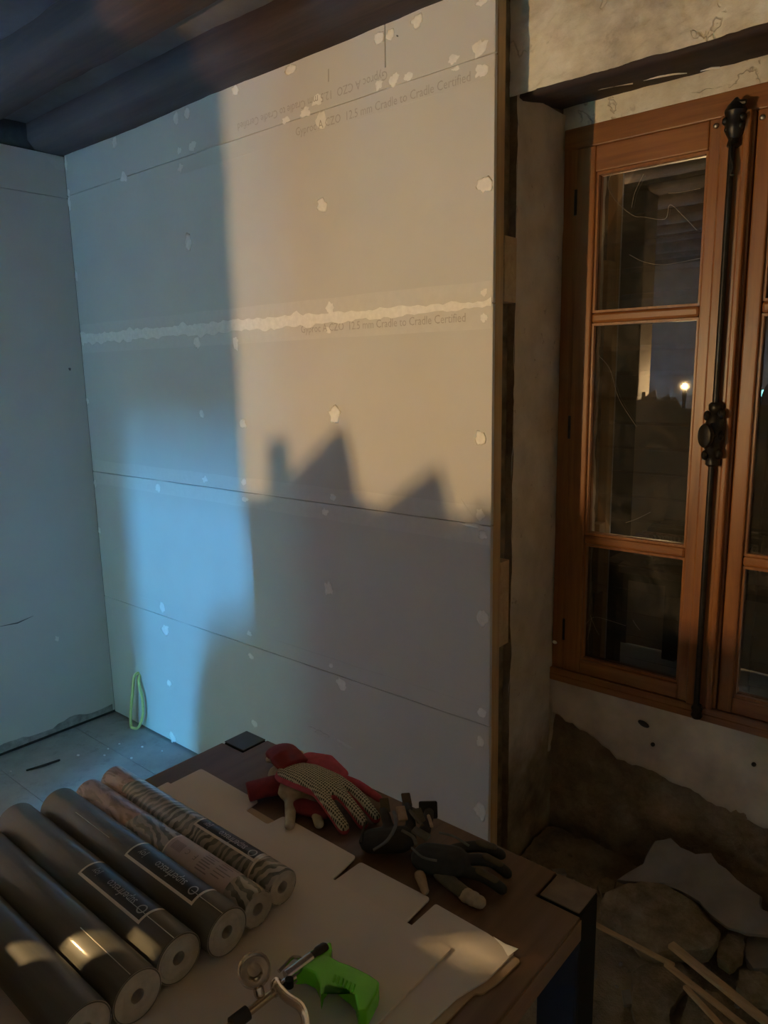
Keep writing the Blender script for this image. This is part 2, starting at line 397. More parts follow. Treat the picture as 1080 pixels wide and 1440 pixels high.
# pine stud and battens on the open edge of the lining
stud = tag(root('edge_stud', (W+.0, .04, 0), 'tall pale pine stud closing the open edge of the plasterboard', 'timber'))
bm = new(); box(bm, W-.06, W+.001, .0128, .050, .0, 2.56); obj('stud_timber', bm, PINE, stud, False, .002, 1)
bm = new(); box(bm, W-.06, W+.002, .028, .0495, 1.66, 2.0); 
bm.free()
for nm, z0, z1, y1, xo in (('pine block fixed beside the upper window pane', 1.806, 1.975, .112, .006), ('split pine block beside the low window pane', .83, 1.085, .100, .003), ('pine block at the foot of the lining', .0, .10, .10, 0)):
    bm = new(); box(bm, W-.12, W+xo-.002, .0502, y1, z0, z1); o = obj('batten_block', bm, PINE_X, None, False, .0015, 1)
    tag(o, nm, 'timber block')
bm = new(); box(bm, W-.10, W-.03, .0505, .125, 0, 2.56); tag(obj('trim_1', bm, plain('mortar_in_gap', (.20, .15, .085), .95, .5, 18, .8, .01)), kind='structure')

# ------------------------------------------------------------------ left wall
wl = root('wall_left', (0, -1.2, 0), kind='structure')
def lplate(name, y0, y1, z0, z1, mat=BOARD):
    bm = new(); box(bm, -.0125, 0, y0, y1, z0, z1); return obj(name, bm, mat, wl, False, .0012, 1)
lplate('plasterboard', -2.5, 0, .016, 2.389); lplate('plasterboard', -2.5, 0, 2.391, 2.56)
lplate('plasterboard', YB, -2.502, .016, 2.56)
bm = new(); box(bm, -.16, -.013, YB, .7, -.06, 2.75); obj('backing_sheet', bm, GAP, wl)
bm = new(); lo = []; hi = []; n = 40
for i in range(n+1):
    y = -1.1+1.09*i/n
    h = .020+.030*max(0, noise.noise((y*7, 3, 1))+.35)+.012*(noise.noise((y*30, 1, 1)))
    lo.append((.0004, y, .0165)); hi.append((.0004, y, .0165+max(.006, h)))
for i in range(n): prism(bm, [lo[i], lo[i+1], hi[i+1], hi[i]], (.0006, 0, 0))
bmesh.ops.remove_doubles(bm, verts=bm.verts, dist=1e-6); tag(obj('torn_bottom_edge', bm, FILLER_RAW, wl), 'dark torn strip along the foot of the board')
blob('filler_patch', hit(80, 898, 0, 0), 0, .010, .012, wl, FILLER, 201)
blob('screw_mark', hit(98, 519, 0, 0), 0, .006, .007, wl, GREYSCRATCH, 202)
bm = new(); tube(bm, [hit(0, 881, 0, .001), hit(25, 876, 0, .001), hit(47, 866, 0, .001)], [.0008, .0028, .0006], 6); obj('scratch', bm, GREYSCRATCH, wl)
bm = new(); c = hit(78, 226, 0, 0)
prism(bm, [(.0008, -.085, 2.559), (.0008, -.004, 2.559), (.0008, -.004, 2.502), (.0008, -.04, 2.505), (.0008, -.07, 2.525)], (.001, 0, 0)); obj('torn_corner', bm, TAPE, wl)

# ------------------------------------------------------------------ floor
fl = root('floor', (2.2, -2.3, 0), kind='structure')
bm = new(); box(bm, -.16, XR+.1, YB-.1, .9, -.06, -.012); obj('subfloor', bm, GAP, fl)
y = .19; k = 0; meshes = {}
while y > YB:
    y0 = max(YB, y-.392); x = -.012 - (.53 if k % 2 else 0)
    while x < XR:
        x0, x1 = max(x, -.012), min(x+1.25, XR)
        if x1-x0 > .02:
            bm = new(); box(bm, x0+.0012, x1-.0012, y0+.0014, y-.0014, -.012, .0+.0008*((k*7+int(x*3)) % 3)-.001); obj('floor_panel', bm, FLOOR, fl)
        x += 1.25
    y -= .392; k += 1
bm = new(); box(bm, -.01, XR, .19, .60, -.012, -.002); obj('window_bay_screed', bm, EARTH, fl)

# ------------------------------------------------------------------ old masonry wall around the window
D1, DW = .13, .38           # face of the old wall, face of the window
XJ, XJR = 2.15, 3.16        # jambs
old = root('wall_right', (2.6, .4, 0), kind='structure')
def relief(name, o, u, v, nu, nv, nrm, amp, mat, parent, seed, fine=.25, freq=5, flatedge=True, layer=0):
    o, u, v, nrm = Vector(o), Vector(u), Vector(v), Vector(nrm); bm = new(); g = []
    for i in range(nu+1):
        row = []
        for j in range(nv+1):
            p = o + u*(i/nu) + v*(j/nv)
            h = noise.fractal(p*freq + Vector((seed, seed*2, 0)), 1.0, 2.0, 5)*amp + noise.noise(p*40)*amp*fine
            if layer:
                q = noise.fractal(p*9+Vector((seed, 1, 4)), .9, 2.1, 6); h += layer*(min(1, max(0, (q-.02)/.05)) + .7*min(1, max(0, (q+.22)/.05)))
            if flatedge: h *= min(1, 6*min(i/nu, 1-i/nu)+.15)
            row.append(bm.verts.new(p + nrm*h))
        g.append(row)
    for i in range(nu):
        for j in range(nv): bm.faces.new((g[i][j], g[i+1][j], g[i+1][j+1], g[i][j+1]))
    return obj(name, bm, mat, parent, 'all')
# core block (solid, dark) behind every rendered face
bm = new()
box(bm, -.1, XJ-.012, D1+.02, .62, 0, 2.72); box(bm, XJ-.02, XR, D1+.02, .62, 2.395, 2.72); box(bm, XJR+.012, XR, D1+.02, .62, 0, 2.40); box(bm, XJ-.02, XJR+.02, DW+.045, .62, 0, .60)
obj('masonry_core', bm, EARTH, old)
relief('plaster_face', (XJ-.02, D1-.008, 2.333), (XR-XJ+.02, 0, 0), (0, 0, .35), 300, 60, (0, -1, 0), .005, PLASTER, old, 2, .4, 9, False, .0035)
relief('plaster_face', (XJR, D1, 0), (XR-XJR, 0, 0), (0, 0, 2.34), 40, 60, (0, -1, 0), .010, PLASTER, old, 5, .3, 5, False)
relief('jamb_plaster', (XJ, D1-.005, 0), (0, DW+.10-D1, 0), (0, 0, 2.345), 22, 90, (1, 0, 0), .006, JAMB, old, 3, .3, 7, False)
relief('wall_edge', (XJ-.10, D1-.004, 0), (.1005, 0, 0), (0, 0, 2.66), 8, 90, (0, -1, 0), .006, EARTH, old, 8, .5, 12, False)
relief('jamb_plaster', (XJR, D1-.005, 0), (0, DW+.10-D1, 0), (0, 0, 2.345), 10, 50, (-1, 0, 0), .006, JAMB, old, 4, .3, 7, False)
# lintel timber and the plaster fillet over the window
bm = new(); n = 60; rings = []
for i in range(n+1):
    x = XJ-.02+(XJR-XJ+.06)*i/n; ring = []
    for k, (yy, zz) in enumerate(((D1+.010, 2.350), (D1+.006, 2.332), (D1+.03, 2.328), (.25, 2.345), (DW+.02, 2.366), (DW+.02, 2.40), (D1+.0, 2.40))):
        q = Vector((x*4, k*1.3, 2.2)); ring.append(bm.verts.new((x, yy+.006*noise.noise(q), zz+.005*noise.noise(q+Vector((5, 5, 5)))+.003*noise.noise(q*6))))
    rings.append(ring)
for i in range(n):
    for k in range(7): bm.faces.new((rings[i][k], rings[i][(k+1) % 7], rings[i+1][(k+1) % 7], rings[i+1][k]))
bm.faces.new(rings[0]); bm.faces.new(rings[-1]); obj('lintel_timber', bm, BEAM, old, 'all')
bm = new(); pts = [hit(848+8*i, 121-2.3*i + 2*math.sin(i*2.3), 1, D1-.003) for i in range(0, 15)]
bm.free()
for pts in ([(838, 127), (865, 120), (890, 117)], [(905, 113), (925, 108), (948, 104), (966, 103)], [(985, 100), (1000, 96), (1012, 95)]):
    bm = new(); tube(bm, [hit(a, b, 2, 2.352) for a, b in pts], [.001, .0028, .0024, .001][:len(pts)], 6); obj('paint_flake', bm, FILLER, old, True)
relief('plaster_fillet', (XJ-.005, DW+.012, 2.296), (XJR-XJ+.01, 0, 0), (0, 0, .085), 60, 6, (0, -1, 0), .004, PLASTER, old, 9, .3, 6, False)
# apron: plaster skin above, bare brown masonry below
relief('bare_masonry', (XJ-.005, DW+.03, -.02), (XJR-XJ+.01, 0, 0), (0, 0, .55), 90, 50, (0, -1, 0), .035, EARTH, old, 6, .3, 7, False)
bm = new(); n = 80; rows = 16; g = []
edge = [(XJ, .50), (2.28, .455), (2.42, .40), (2.62, .37), (2.80, .335), (3.2, .31)]
def edge_z(x):
    for (a, za), (b, zb) in zip(edge, edge[1:]):
        if a <= x <= b: return za+(zb-za)*(x-a)/(b-a)
    return edge[-1][1]
for i in range(n+1):
    x = XJ-.002+(XJR-XJ+.004)*i/n; ez = edge_z(x)+.02*noise.noise((x*9, 1, 1))+.010*noise.noise((x*40, 1, 1)); row = []
    for j in range(rows+1):
        f = j/rows; z = ez+(.624-ez)*f; yy = DW+.004-.007*noise.fractal((x*6, 2, z*6), 1, 2, 4)
        if j == 0: yy = DW+.05
        row.append(bm.verts.new((x, yy, z)))
    g.append(row)
for i in range(n):
    for j in range(rows): bm.faces.new((g[i][j], g[i+1][j], g[i+1][j+1], g[i][j+1]))
obj('apron_plaster', bm, APRON, old, 'all')
for i, (px, py, a, b) in enumerate(((905, 1018, 9, 4), (918, 1047, 3, 3), (1060, 1075, 3, 3))):
    c = hit(px, py, 1, DW-.002); bm = new(); sphere(bm, c, (a*.0021, .006, b*.0022), 10, Matrix.Rotation(.3, 3, 'Y')); obj('plaster_hole', bm, GAP, old, 'all')

# ------------------------------------------------------------------ window
win = root('window_1', (2.65, DW, .62), kind='structure')
def bar(name, x0, x1, y0, y1, z0, z1, mat, parent, bev=.004):
    bm = new(); box(bm, x0, x1, y0, y1, z0, z1); return obj(name, bm, mat, parent, False, bev, 2)
FX0, FX1 = XJ+.001, XJR-.001
bar('frame_post', FX0, 2.197, DW+.012, DW+.075, .622, 2.305, WINWOOD, win); bar('frame_post', 3.11, FX1, DW+.012, DW+.075, .622, 2.305, WINWOOD, win)
bar('frame_head', FX0, FX1, DW+.010, DW+.075, 2.246, 2.306, WINWOOD_X, win); bar('frame_sill', FX0, FX1, DW-.002, DW+.075, .618, .662, WINWOOD_X, win)
bm = new(); prism(bm, [(FX0, DW-.004, .640), (FX0, DW+.02, .668), (FX0, DW+.02, .640)], (FX1-FX0, 0, 0)); obj('sill_moulding', bm, WINWOOD_X, win)
M1, M2 = (1.756, 1.786), (1.090, 1.119); GT, GB = 2.173, .711
def casement(x0, x1, g0, g1, hinge):
    e = root('casement', (x0, DW, .66)); attach(e, win)
    y0, y1 = DW, DW+.045
    bar('stile', x0, g0, y0, y1, .664, 2.244, WINWOOD, e); bar('stile', g1, x1, y0, y1, .664, 2.244, WINWOOD, e)
    bar('top_rail', g0, g1, y0, y1, GT, 2.243, WINWOOD_X, e); bar('bottom_rail', g0, g1, y0, y1, .665, GB, WINWOOD_X, e)
    for a, b in (M1, M2): bar('muntin', g0, g1, y0+.004, y1-.004, a, b, WINWOOD_X, e, .008)
    zz = [(GB, M2[0]), (M2[1], M1[0]), (M1[1], GT)]
    for a, b in zz:
        bm = new(); v = [bm.verts.new(q) for q in ((g0-.004, DW+.026, a-.004), (g1+.004, DW+.026, a-.004), (g1+.004, DW+.026, b+.004), (g0-.004, DW+.026, b+.004))]; bm.faces.new(v)
        obj('pane', bm, GLASS, e)
        # glazing bead round the opening
        bm = new(); s = .007
        for (xa, xb, za, zb) in ((g0, g0+s, a, b), (g1-s, g1, a, b), (g0+s, g1-s, a, a+s), (g0+s, g1-s, b-s, b)): box(bm, xa, xb, DW+.010, DW+.0245, za, zb)
        obj('glazing_bead', bm, WINWOOD, e)
    hx = x0-.001 if hinge < 0 else x1+.001
    for z in (.80, 1.45, 2.10):
        bm = new(); lathe(bm, [(.0055, -.035), (.0055, .035)], (hx, DW+.003, z), n=10); obj('hinge', bm, IRON, e, True)
    return e
cl = casement(2.198, 2.672, 2.255, 2.562, -1); cr = casement(2.676, 3.109, 2.714, 3.02, 1)
# cover moulding on the meeting stile, groove, and the cremone bolt
bar('cover_moulding', 2.592, 2.662, DW-.014, DW-.0005, .664, 2.244, WINWOOD, cl, .006)
bar('cover_bead', 2.648, 2.666, DW-.020, DW-.002, .664, 2.244, WINWOOD, cl, .005)
bm = new(); tube(bm, [(2.628, DW-.028, .66), (2.628, DW-.028, 2.20)], .0080, 12); rod = obj('cremone_rod', bm, IRON, cl, True)
tag(rod, 'long black iron bolt rod')
bm = new()
lathe(bm, [(.010, -.055), (.017, -.05), (.013, -.035), (.021, -.02), (.024, 0), (.021, .015), (.026, .028), (.020, .042), (.011, .052), (.004, .06)], (2.630, DW-.022, 2.215), n=14)
for a in range(8): sphere(bm, (2.630+.020*math.cos(a*.8), DW-.030, 2.225+.028*math.sin(a*.8)), (.010, .009, .010), 8)
tube(bm, [(2.63, DW-.03, 2.262), (2.655, DW-.03, 2.258)], .006, 8)
o = obj('keeper', bm, IRON, cl, True); tag(o, 'ornate black iron keeper at the top of the bolt')
bm = new(); tube(bm, smoothpath([(2.628, DW-.036, 2.17), (2.630, DW-.040, 2.14), (2.636, DW-.038, 2.11), (2.632, DW-.038, 2.095), (2.640, DW-.036, 2.092)], 4), .0025, 6); obj('loose_wire', bm, IRON, cl, True)
bm = new()
lathe(bm, [(.014, -.085), (.019, -.08), (.019, -.068), (.015, -.06), (.022, -.045), (.026, -.02), (.026, .02), (.022, .045), (.015, .058), (.019, .066), (.019, .078), (.014, .085)], (2.630, DW-.026, 1.447), n=16)
for a in range(6):
    sphere(bm, (2.630+(.018 if a % 2 else -.018), DW-.038, 1.447+(-.055, -.05, .0, .0, .05, .055)[a]), (.010, .010, .014), 8)
gear = obj('bolt_case', bm, IRON, cl, True)
bm = new(); ax = Vector((-.45, -.9, 0)).normalized(); kc = Vector((2.622, DW-.075, 1.447))
lathe(bm, [(.006, -.045), (.007, -.012), (.020, -.008), (.023, 0), (.021, .006), (.013, .009), (.004, .0095)], kc, ax, 20)
bmesh.ops.scale(bm, vec=(1, 1, 1.45), space=Matrix.Translation(-kc), verts=bm.verts); kn = obj('knob', bm, IRON, cl, True); tag(kn, 'oval dark knob of the window bolt')
bm = new(); lathe(bm, [(.012, 0), (.016, .008), (.013, .02), (.016, .03), (.011, .042)], (2.629, DW-.022, .633), n=14); obj('floor_keeper', bm, IRON, cl, True)
for px, py in ((1007, 177), (1072, 165)):
    c = hit(px, py, 1, DW-.003); bm = new(); sphere(bm, c, (.007, .005, .007), 10); obj('screw_head', bm, STEEL, cl if px < 1040 else cr, True)
# paint flake on the frame
bm = new(); c = hit(780, 903, 1, DW+.008); sphere(bm, c, (.009, .003, .006), 8); obj('plaster_flake', bm, FILLER, win)
# cobwebs
def strand(pts, r=.00042, d=DW+.018):
    bm = new(); tube(bm, smoothpath([hit(*p, 1, d) for p in pts], 5), r, 5); return bm
WEBS = [[(862,240),(855,262),(868,285),(890,303),(905,305),(935,308),(942,288),(960,303),(980,324)],[(905,245),(893,270),(888,292)],[(885,358),(905,368),(935,372),(990,362)],[(985,265),(960,270),(940,272)],
        [(822,880),(835,868),(855,872),(880,880)],[(830,865),(838,885),(843,893)],[(890,872),(895,880),(900,886)],[(832,870),(826,900)],[(842,500),(858,520),(870,560),(895,600)],[(880,735),(895,730),(915,720)]]
cw = root('cobweb', hit(890, 290, 1, DW+.018), 'thin grey cobweb strands stuck to the dirty window panes', 'cobweb')
for wv in WEBS: obj('web_strand', strand(wv), COBWEB, cw, True)
# closed shutters outside
def shutter(x0, x1, label):
    r_ = root('shutter', ((x0+x1)/2, .50, .62), label, 'shutter', 'closed shutters behind the window')
    bar('stile', x0, x0+.07, .49, .52, .62, 2.33, SHUTTER, r_); bar('stile', x1-.07, x1, .49, .52, .62, 2.33, SHUTTER, r_)
    z = .64
    while z < 2.3:
        bm = new(); prism(bm, [(x0+.07, .487, z), (x0+.07, .497, z), (x0+.07, .525, z+.062), (x0+.07, .515, z+.062)], (x1-x0-.14, 0, 0)); obj('slat', bm, SHUTTER, r_)
        z += .075
shutter(2.16, 2.652, 'closed dark louvred shutter behind the window casement with the black bolt'); shutter(2.658, 3.15, 'closed dark louvred shutter behind the window casement without the bolt')
bm = new(); box(bm, -.16, XR+.12, .63, .68, -.06, 2.75); tag(obj('trim_2', bm, GAP), kind='structure')

# ------------------------------------------------------------------ unseen rest of the room: walls, a doorway sized for the light, an added low opening
OLDWALL = plain('dim_lime_wall', (.43, .42, .39), .9, .2, 5, .4, .01)
def part(parent, name, *b, mat=OLDWALL):
    bm = new(); box(bm, *b); return obj(name, bm, mat, parent)
DX0, DX1, DZ = 1.745, 2.005, 1.90
wf = root('wall_front', (2.2, YB, 0), kind='structure')
HX0, HZ = 1.35, 1.40      # low opening added beside the doorway to let in more daylight
part(wf, 'masonry', -.1, HX0, YB-.12, YB, -.06, 2.72); part(wf, 'masonry', HX0, DX0, YB-.12, YB, HZ, 2.72); part(wf, 'masonry', DX1, XR, YB-.12, YB, -.06, 2.72); part(wf, 'masonry', DX0, DX1, YB-.12, YB, DZ, 2.72)
ws = root('wall_side', (XR, -2.3, 0), kind='structure')
part(ws, 'masonry', XR, XR+.12, YB-.12, .9, -.06, 2.72)
d1 = root('door_1', (DX1, YB, 0), kind='structure')
part(d1, 'door_leaf', DX1+.005, DX1+.045, YB+.01, YB+.36, .01, 1.88, mat=WINWOOD)
GRASS = plain('lawn_grass', (.10, .22, .045), .9, .4, 25, .5, .02)
bm = new(); box(bm, -14, 20, -24, YB-.121, -.5, -.06); lawn = tag(obj('lawn', bm, GRASS), kind='structure')
PAVE = plain('pale_paving', (.66, .66, .65), .8, .1, 8, .2, .004)
bm = new(); box(bm, .6, 3.4, -7.4, YB-.121, -.06, -.01); tag(obj('bounce_paving', bm, PAVE), kind='structure')  # outdoor paving, widened and paled to bounce daylight up indoors

STONE = plain('blocker_stone', (.30, .28, .25), .9, .25, 9, .5, .01)
bm = new(); box(bm, 2.165, 2.66, -5.92, -5.62, -.06, 2.5); box(bm, 2.14, 2.70, -5.96, -5.58, 2.5, 2.58); tag(obj('blocker_pillar', bm, STONE, None, False, .01, 2), 'square stone pillar added outside the open door to block stray daylight', 'pillar')  # unseen pillar added to stop outdoor light passing beside the person
SKYSCREEN = plain('skyscreen_leaves', (.035, .075, .02), .8, .6, 30, .8, .03)  # unseen leafy screen added to block low sky from the doorway
relief('face', (-6, -8.0, -.06), (16, 0, 0), (0, 0, 3.3), 120, 30, (0, 1, 0), .12, SKYSCREEN, tag(root('skyscreen', (2, -8, 0), 'added unseen green hedge beyond the paving outside the door', 'skyscreen')), 3, .6, 3, False)
# unseen timber post added to throw the tall shadow edge on the boards
bm = new(); box(bm, 1.42, 1.602, -1.78, -1.60, 0, 2.56); tag(obj('shading_post', bm, BEAM, None, False, .008, 2), 'squared dark timber post added out of view beside the tripod lamp to shade the wall', 'post')
# unseen torn cardboard, outline and slots shaped for the lamp's shadow and light patches
SY = -1.60
def sheet_z(X, Z):   # height on the sheet that shades drywall point (X, Z)
    f = (SY-LAMP.y)/(0-LAMP.y); return LAMP.x+(X-LAMP.x)*f, LAMP.z+(Z-LAMP.z)*f
prof = [sheet_z(X, Z) for X, Z in ((1.12, 1.18), (1.225, 1.20), (1.235, 1.40), (1.335, 1.41), (1.345, 1.285), (1.36, 1.29), (1.56, 1.44), (1.615, 1.455), (1.66, 1.245), (1.74, 1.20), (1.98, 1.36), (2.04, 1.195), (2.15, 1.27), (2.22, 1.20))]
prof += [(1.85, 1.405), (1.99, 1.40), (2.02, 1.44), (2.40, 1.42)]
bm = new(); prof = [(1.60, 1.447)] + prof
def quad(x0, x1, z0a, z1a, z0b, z1b): prism(bm, [(x0, SY, z0a), (x1, SY, z0b), (x1, SY, z1b), (x0, SY, z1a)], (0, .005, 0))
for (xa, za), (xb, zb) in zip(prof, prof[1:]):
    if xb-xa > 1e-4: quad(xa, xb, 1.30, za, 1.30, zb)
Z0, Z1, Z2, Z3, XA, XB = 1.07, 1.15, 1.229, 1.246, 2.042, 2.078
quad(1.60, 2.40, .01, Z0, .01, Z0); quad(1.60, XA, Z0, Z1, Z0, Z1); quad(XB, 2.40, Z0, Z1, Z0, Z1); quad(1.60, 2.40, Z1, Z2, Z1, Z2)
quad(1.60, 2.062, Z2, Z3, Z2, Z3); quad(2.098, 2.40, Z2, Z3, Z2, Z3); quad(1.60, 2.40, Z3, 1.30, Z3, 1.30)
tag(obj('shading_cardboard', bm, KRAFT), 'unseen torn brown cardboard sheet shaped to shade the room, against the table edge in front of the lamp', 'cardboard')
# tripod work lamp with a bare bulb
lp = root('tripod_lamp', (LAMP.x, LAMP.y, 0), 'tripod work lamp with one bare lit bulb behind the cardboard sheet', 'lamp')
BULB = bpy.data.materials.new('lit_bulb'); BULB.use_nodes = True; bb = BULB.node_tree.nodes['Principled BSDF']
bb.inputs['Emission Color'].default_value = (1, .66, .32, 1); bb.inputs['Emission Strength'].default_value = 220
bm = new(); sphere(bm, LAMP, (.005, .005, .006), 12); obj('bulb', bm, BULB, lp, True)
bm = new(); lathe(bm, [(.010, -.075), (.013, -.07), (.013, -.03), (.009, -.024)], LAMP, n=14); obj('lamp_socket', bm, BLACKSTEEL, lp, True)
bm = new(); tube(bm, [(LAMP.x, LAMP.y, .35), LAMP-Vector((0, 0, .07))], .011, 10); obj('pole', bm, BLACKSTEEL, lp, True)
for a in (20, 140, 260):
    bm = new(); tube(bm, [(LAMP.x, LAMP.y, .62), (LAMP.x+.24*math.cos(R(a+30)), LAMP.y+.24*math.sin(R(a+30))-.02, .006)], .008, 8); obj('leg', bm, BLACKSTEEL, lp, True)
bulb_light = light('bulb_light', 'POINT', LAMP, LAMP_W, (1.0, .65, .29), shadow_soft_size=.009)

# ------------------------------------------------------------------ table
TZ = .75; TX0, TX1, TY0, TY1 = 1.850, 2.784, -1.56, -.642
tb = root('table', ((TX0+TX1)/2, (TY0+TY1)/2, 0), 'dark brown work table with black square legs capped at the corners', 'table')
bm = new(); c = .078; d_ = .076
out = [(TX0+c, TY1), (TX1-c-.004, TY1), (TX1-c-.004, TY1-d_), (TX1, TY1-d_), (TX1, TY0+d_), (TX1-c, TY0+d_), (TX1-c, TY0), (TX0+c, TY0), (TX0+c, TY0+d_), (TX0, TY0+d_), (TX0, TY1-d_), (TX0+c, TY1-d_)]
prism(bm, [(x, y, TZ-.042) for x, y in out], (0, 0, .042)); obj('table_top', bm, TABLE, tb, False, .0025, 2)
bm = new(); box(bm, TX1+.0002, TX1+.0022, TY0+d_, TY1-d_-.001, TZ-.041, TZ-.004); obj('edge_band', bm, TABLE_EDGE, tb)
for x0 in (TX0, TX1-c-.001):
    for y0 in (TY0, TY1-d_+.003):
        bm = new(); box(bm, x0, x0+c-.002, y0, y0+d_-.003, 0, TZ-.001); lg = obj('leg', bm, BLACKSTEEL, tb, False, .006, 2)
        bm = new(); box(bm, x0+.002, x0+c-.004, y0+.002, y0+d_-.005, TZ-.001, TZ+.0015)
        capm = plain('worn_brown_cap', (.13, .095, .062), .55, .5, 14, .2) if x0 > TX0 else plain('dark_plastic_cap', (.022, .024, .023), .5, .2, 20, .1)
        obj('corner_cap', bm, capm, lg, False, .004, 2)
for y0 in (TY0+.10, TY1-.13):
    bm = new(); box(bm, TX0+c, TX1-c, y0, y0+.03, TZ-.10, TZ-.043); obj('apron_rail', bm, BLACKSTEEL, tb)

# ------------------------------------------------------------------ flattened cartons on the table
z1 = TZ+.0005
def sheet(name, pts, z, t, mat, parent, bev=.0): 
    bm = new(); prism(bm, [(x, y, z) for x, y in pts], (0, 0, t)); return obj(name, bm, mat, parent, False, bev, 1)
def rc(pts, r=.006):   # round the corners of an outline
    out = []; n = len(pts)
    for i in range(n):
        p, a, b = Vector(pts[i]), Vector(pts[i-1]), Vector(pts[(i+1) % n]); ra = min(r, (a-p).length*.4, (b-p).length*.4)
        A, B = p+(a-p).normalized()*ra, p+(b-p).normalized()*ra
        for k in range(4):
            t = k/3; q = A*(1-t)**2+p*2*t*(1-t)+B*t*t; out.append((q.x, q.y))
    return out
low = root('flattened_carton', (2.4, -1.1, z1), 'lower flattened carton sticking out beyond the table-top sheet with a curled corner', 'cardboard', )
sheet('brown_liner', rc([(2.588, -.925), (2.588, -.852), (2.70, -.853), (2.756, -.862), (2.752, -.915), (2.744, -.95), (2.735, -.955), (2.728, -1.10), (2.73, -1.46), (2.588, -1.46)], .004), z1, .0028, KRAFT, low)
sheet('white_face', rc([(2.586, -.925), (2.587, -.847), (2.690, -.849), (2.742, -.856), (2.738, -.925), (2.722, -.98), (2.712, -1.10), (2.72, -1.46), (2.586, -1.46)], .004), z1+.003, .0028, CARD2, low)
bm = new(); pts = [(2.700, -.8495), (2.744, -.8535), (2.7435, -.866)]
v = [bm.verts.new((pts[0][0], pts[0][1], z1+.0062)), bm.verts.new((2.724, -.8525, z1+.008)), bm.verts.new((2.747, -.8535, z1+.013)), bm.verts.new((2.739, -.870, z1+.0065)), bm.verts.new((2.722, -.858, z1+.0064))]
for f in ((0, 1, 4), (1, 2, 4), (2, 3, 4)): bm.faces.new([v[i] for i in f])
o = obj('curled_corner', bm, FILLER, low); md = o.modifiers.new('s', 'SOLIDIFY'); md.thickness = .0005
up = root('flattened_carton', (2.3, -1.2, z1), 'large pale flattened carton under the wallpaper rolls with flaps and a hand notch', 'cardboard')
sheet('main_panel', rc([(1.915, -.914), (2.666, -.914), (2.662, -1.47), (1.94, -1.47)], .004), z1+.0062, .0035, CARD, up)
sheet('flap', rc([(1.921, -.9165), (1.921, -.831), (2.122, -.834), (2.127, -.873), (2.199, -.877), (2.203, -.838), (2.402, -.840), (2.412, -.9165)], .007), z1+.0030, .0032, CARD, up)
sheet('flap', rc([(2.416, -.9165), (2.418, -.846), (2.572, -.842), (2.576, -.9165)], .006), z1+.0030, .0030, CARD2, up)
sheet('inner_liner', rc([(2.10, -.9160), (2.10, -.855), (2.215, -.857), (2.215, -.916)], .004), z1+.0002, .0026, KRAFT, up)
ZS = z1+.0062+.0035        # surface the rolls and the gun rest on

# ------------------------------------------------------------------ wallpaper rolls
def m_grey_paper(name, a, b):
    t = NT(name); n = t.noise(1, 5, .6, t.coords((4, 60, 60))); f = t.noise(240, 2)
    t.col(t.ramp(n, [(.3, a), (.7, b)])); t.set(Roughness=.55); t.b.inputs['Coat Weight'].default_value = .38; t.b.inputs['Coat Roughness'].default_value = .13
    t.bump(f, .05, .0003); return t.m
GREYP = m_grey_paper('grey_metallic_wallpaper', (.085, .084, .073), (.115, .113, .10))
GREYP2 = m_grey_paper('slate_metallic_wallpaper', (.078, .080, .075), (.105, .107, .10))
def m_palm(name, seed, split):
    """pink ground with grey-green palm fronds; split = x below which it is mostly pink petals"""
    t = NT(name); x, y, z = t.sep()[0:3]
    v = t.coords((1, 1, 1), (0, 0, .5+seed), (seed, 0, 0))
    wv = t.node('TexWave', wave_type='BANDS', bands_direction='X'); wv.inputs['Scale'].default_value = 22; wv.inputs['Distortion'].default_value = 9; wv.inputs['Detail'].default_value = 2.5; wv.inputs['Detail Scale'].default_value = 1.1
    t.l.new(v, wv.inputs['Vector'])
    frond = t.ramp(wv.outputs['Fac'], [(.42, (0, 0, 0)), (.50, (1, 1, 1))])
    tone = t.noise(30, 3)
    leaf = t.ramp(tone, [(.4, (.075, .085, .080)), (.65, (.20, .22, .21))])
    pale = t.ramp(t.noise(12, 3), [(.4, (.34, .32, .295)), (.7, (.44, .415, .39))])
    pat = t.mix(frond, pale, leaf)
    petal = t.ramp(t.noise(1, 3, .5, t.coords((22, 60, 60)), 1.5), [(.40, (.20, .115, .10)), (.50, (.42, .27, .24)), (.70, (.50, .34, .30))])
    msk = t.ramp(t.math('ADD', x, t.math('MULTIPLY', t.noise(9, 3), .10)), [(.0, (1, 1, 1)), (1.0, (0, 0, 0))])
    st = t.math('GREATER_THAN', t.math('ADD', x, t.math('MULTIPLY', t.noise(14, 2), .12)), split+.06)
    t.col(t.mix(st, petal, pat)); t.set(Roughness=.38); t.b.inputs['Coat Weight'].default_value = .4; t.b.inputs['Coat Roughness'].default_value = .2; return t.m
PALM1, PALM2 = m_palm('palm_leaf_wallpaper', 0.0, 1.955), m_palm('pink_palm_wallpaper', 1.3, 2.06)
ROLLEND = plain('rolled_paper_edge', (.44, .41, .36), .8, .15, 50, .2)
LBLACK = plain('black_label_print', (.013, .014, .015), .35, .2, 40, 0)
LWHITE = plain('white_label_border', (.72, .66, .58), .5, .05, 40, 0)
LPINK = plain('pale_pink_label', (.46, .38, .37), .45, .06, 40, 0)
LTEXT = plain('label_lettering', (.42, .40, .38), .5, .05, 40, 0)
LGREY = plain('label_grey_print', (.24, .20, .20), .5, .1, 40, 0)
FILMGLINT = plain('film_seam_glint', (.62, .60, .56), .2, .05, 40, 0)
def on_roll(xr, yc, zc, r):
    """map (u along +x from right end going left, angle from top towards camera side) to world"""
    return lambda x, a, h=.0004: Vector((x, yc-(r+h)*math.sin(a), zc+(r+h)*math.cos(a)))
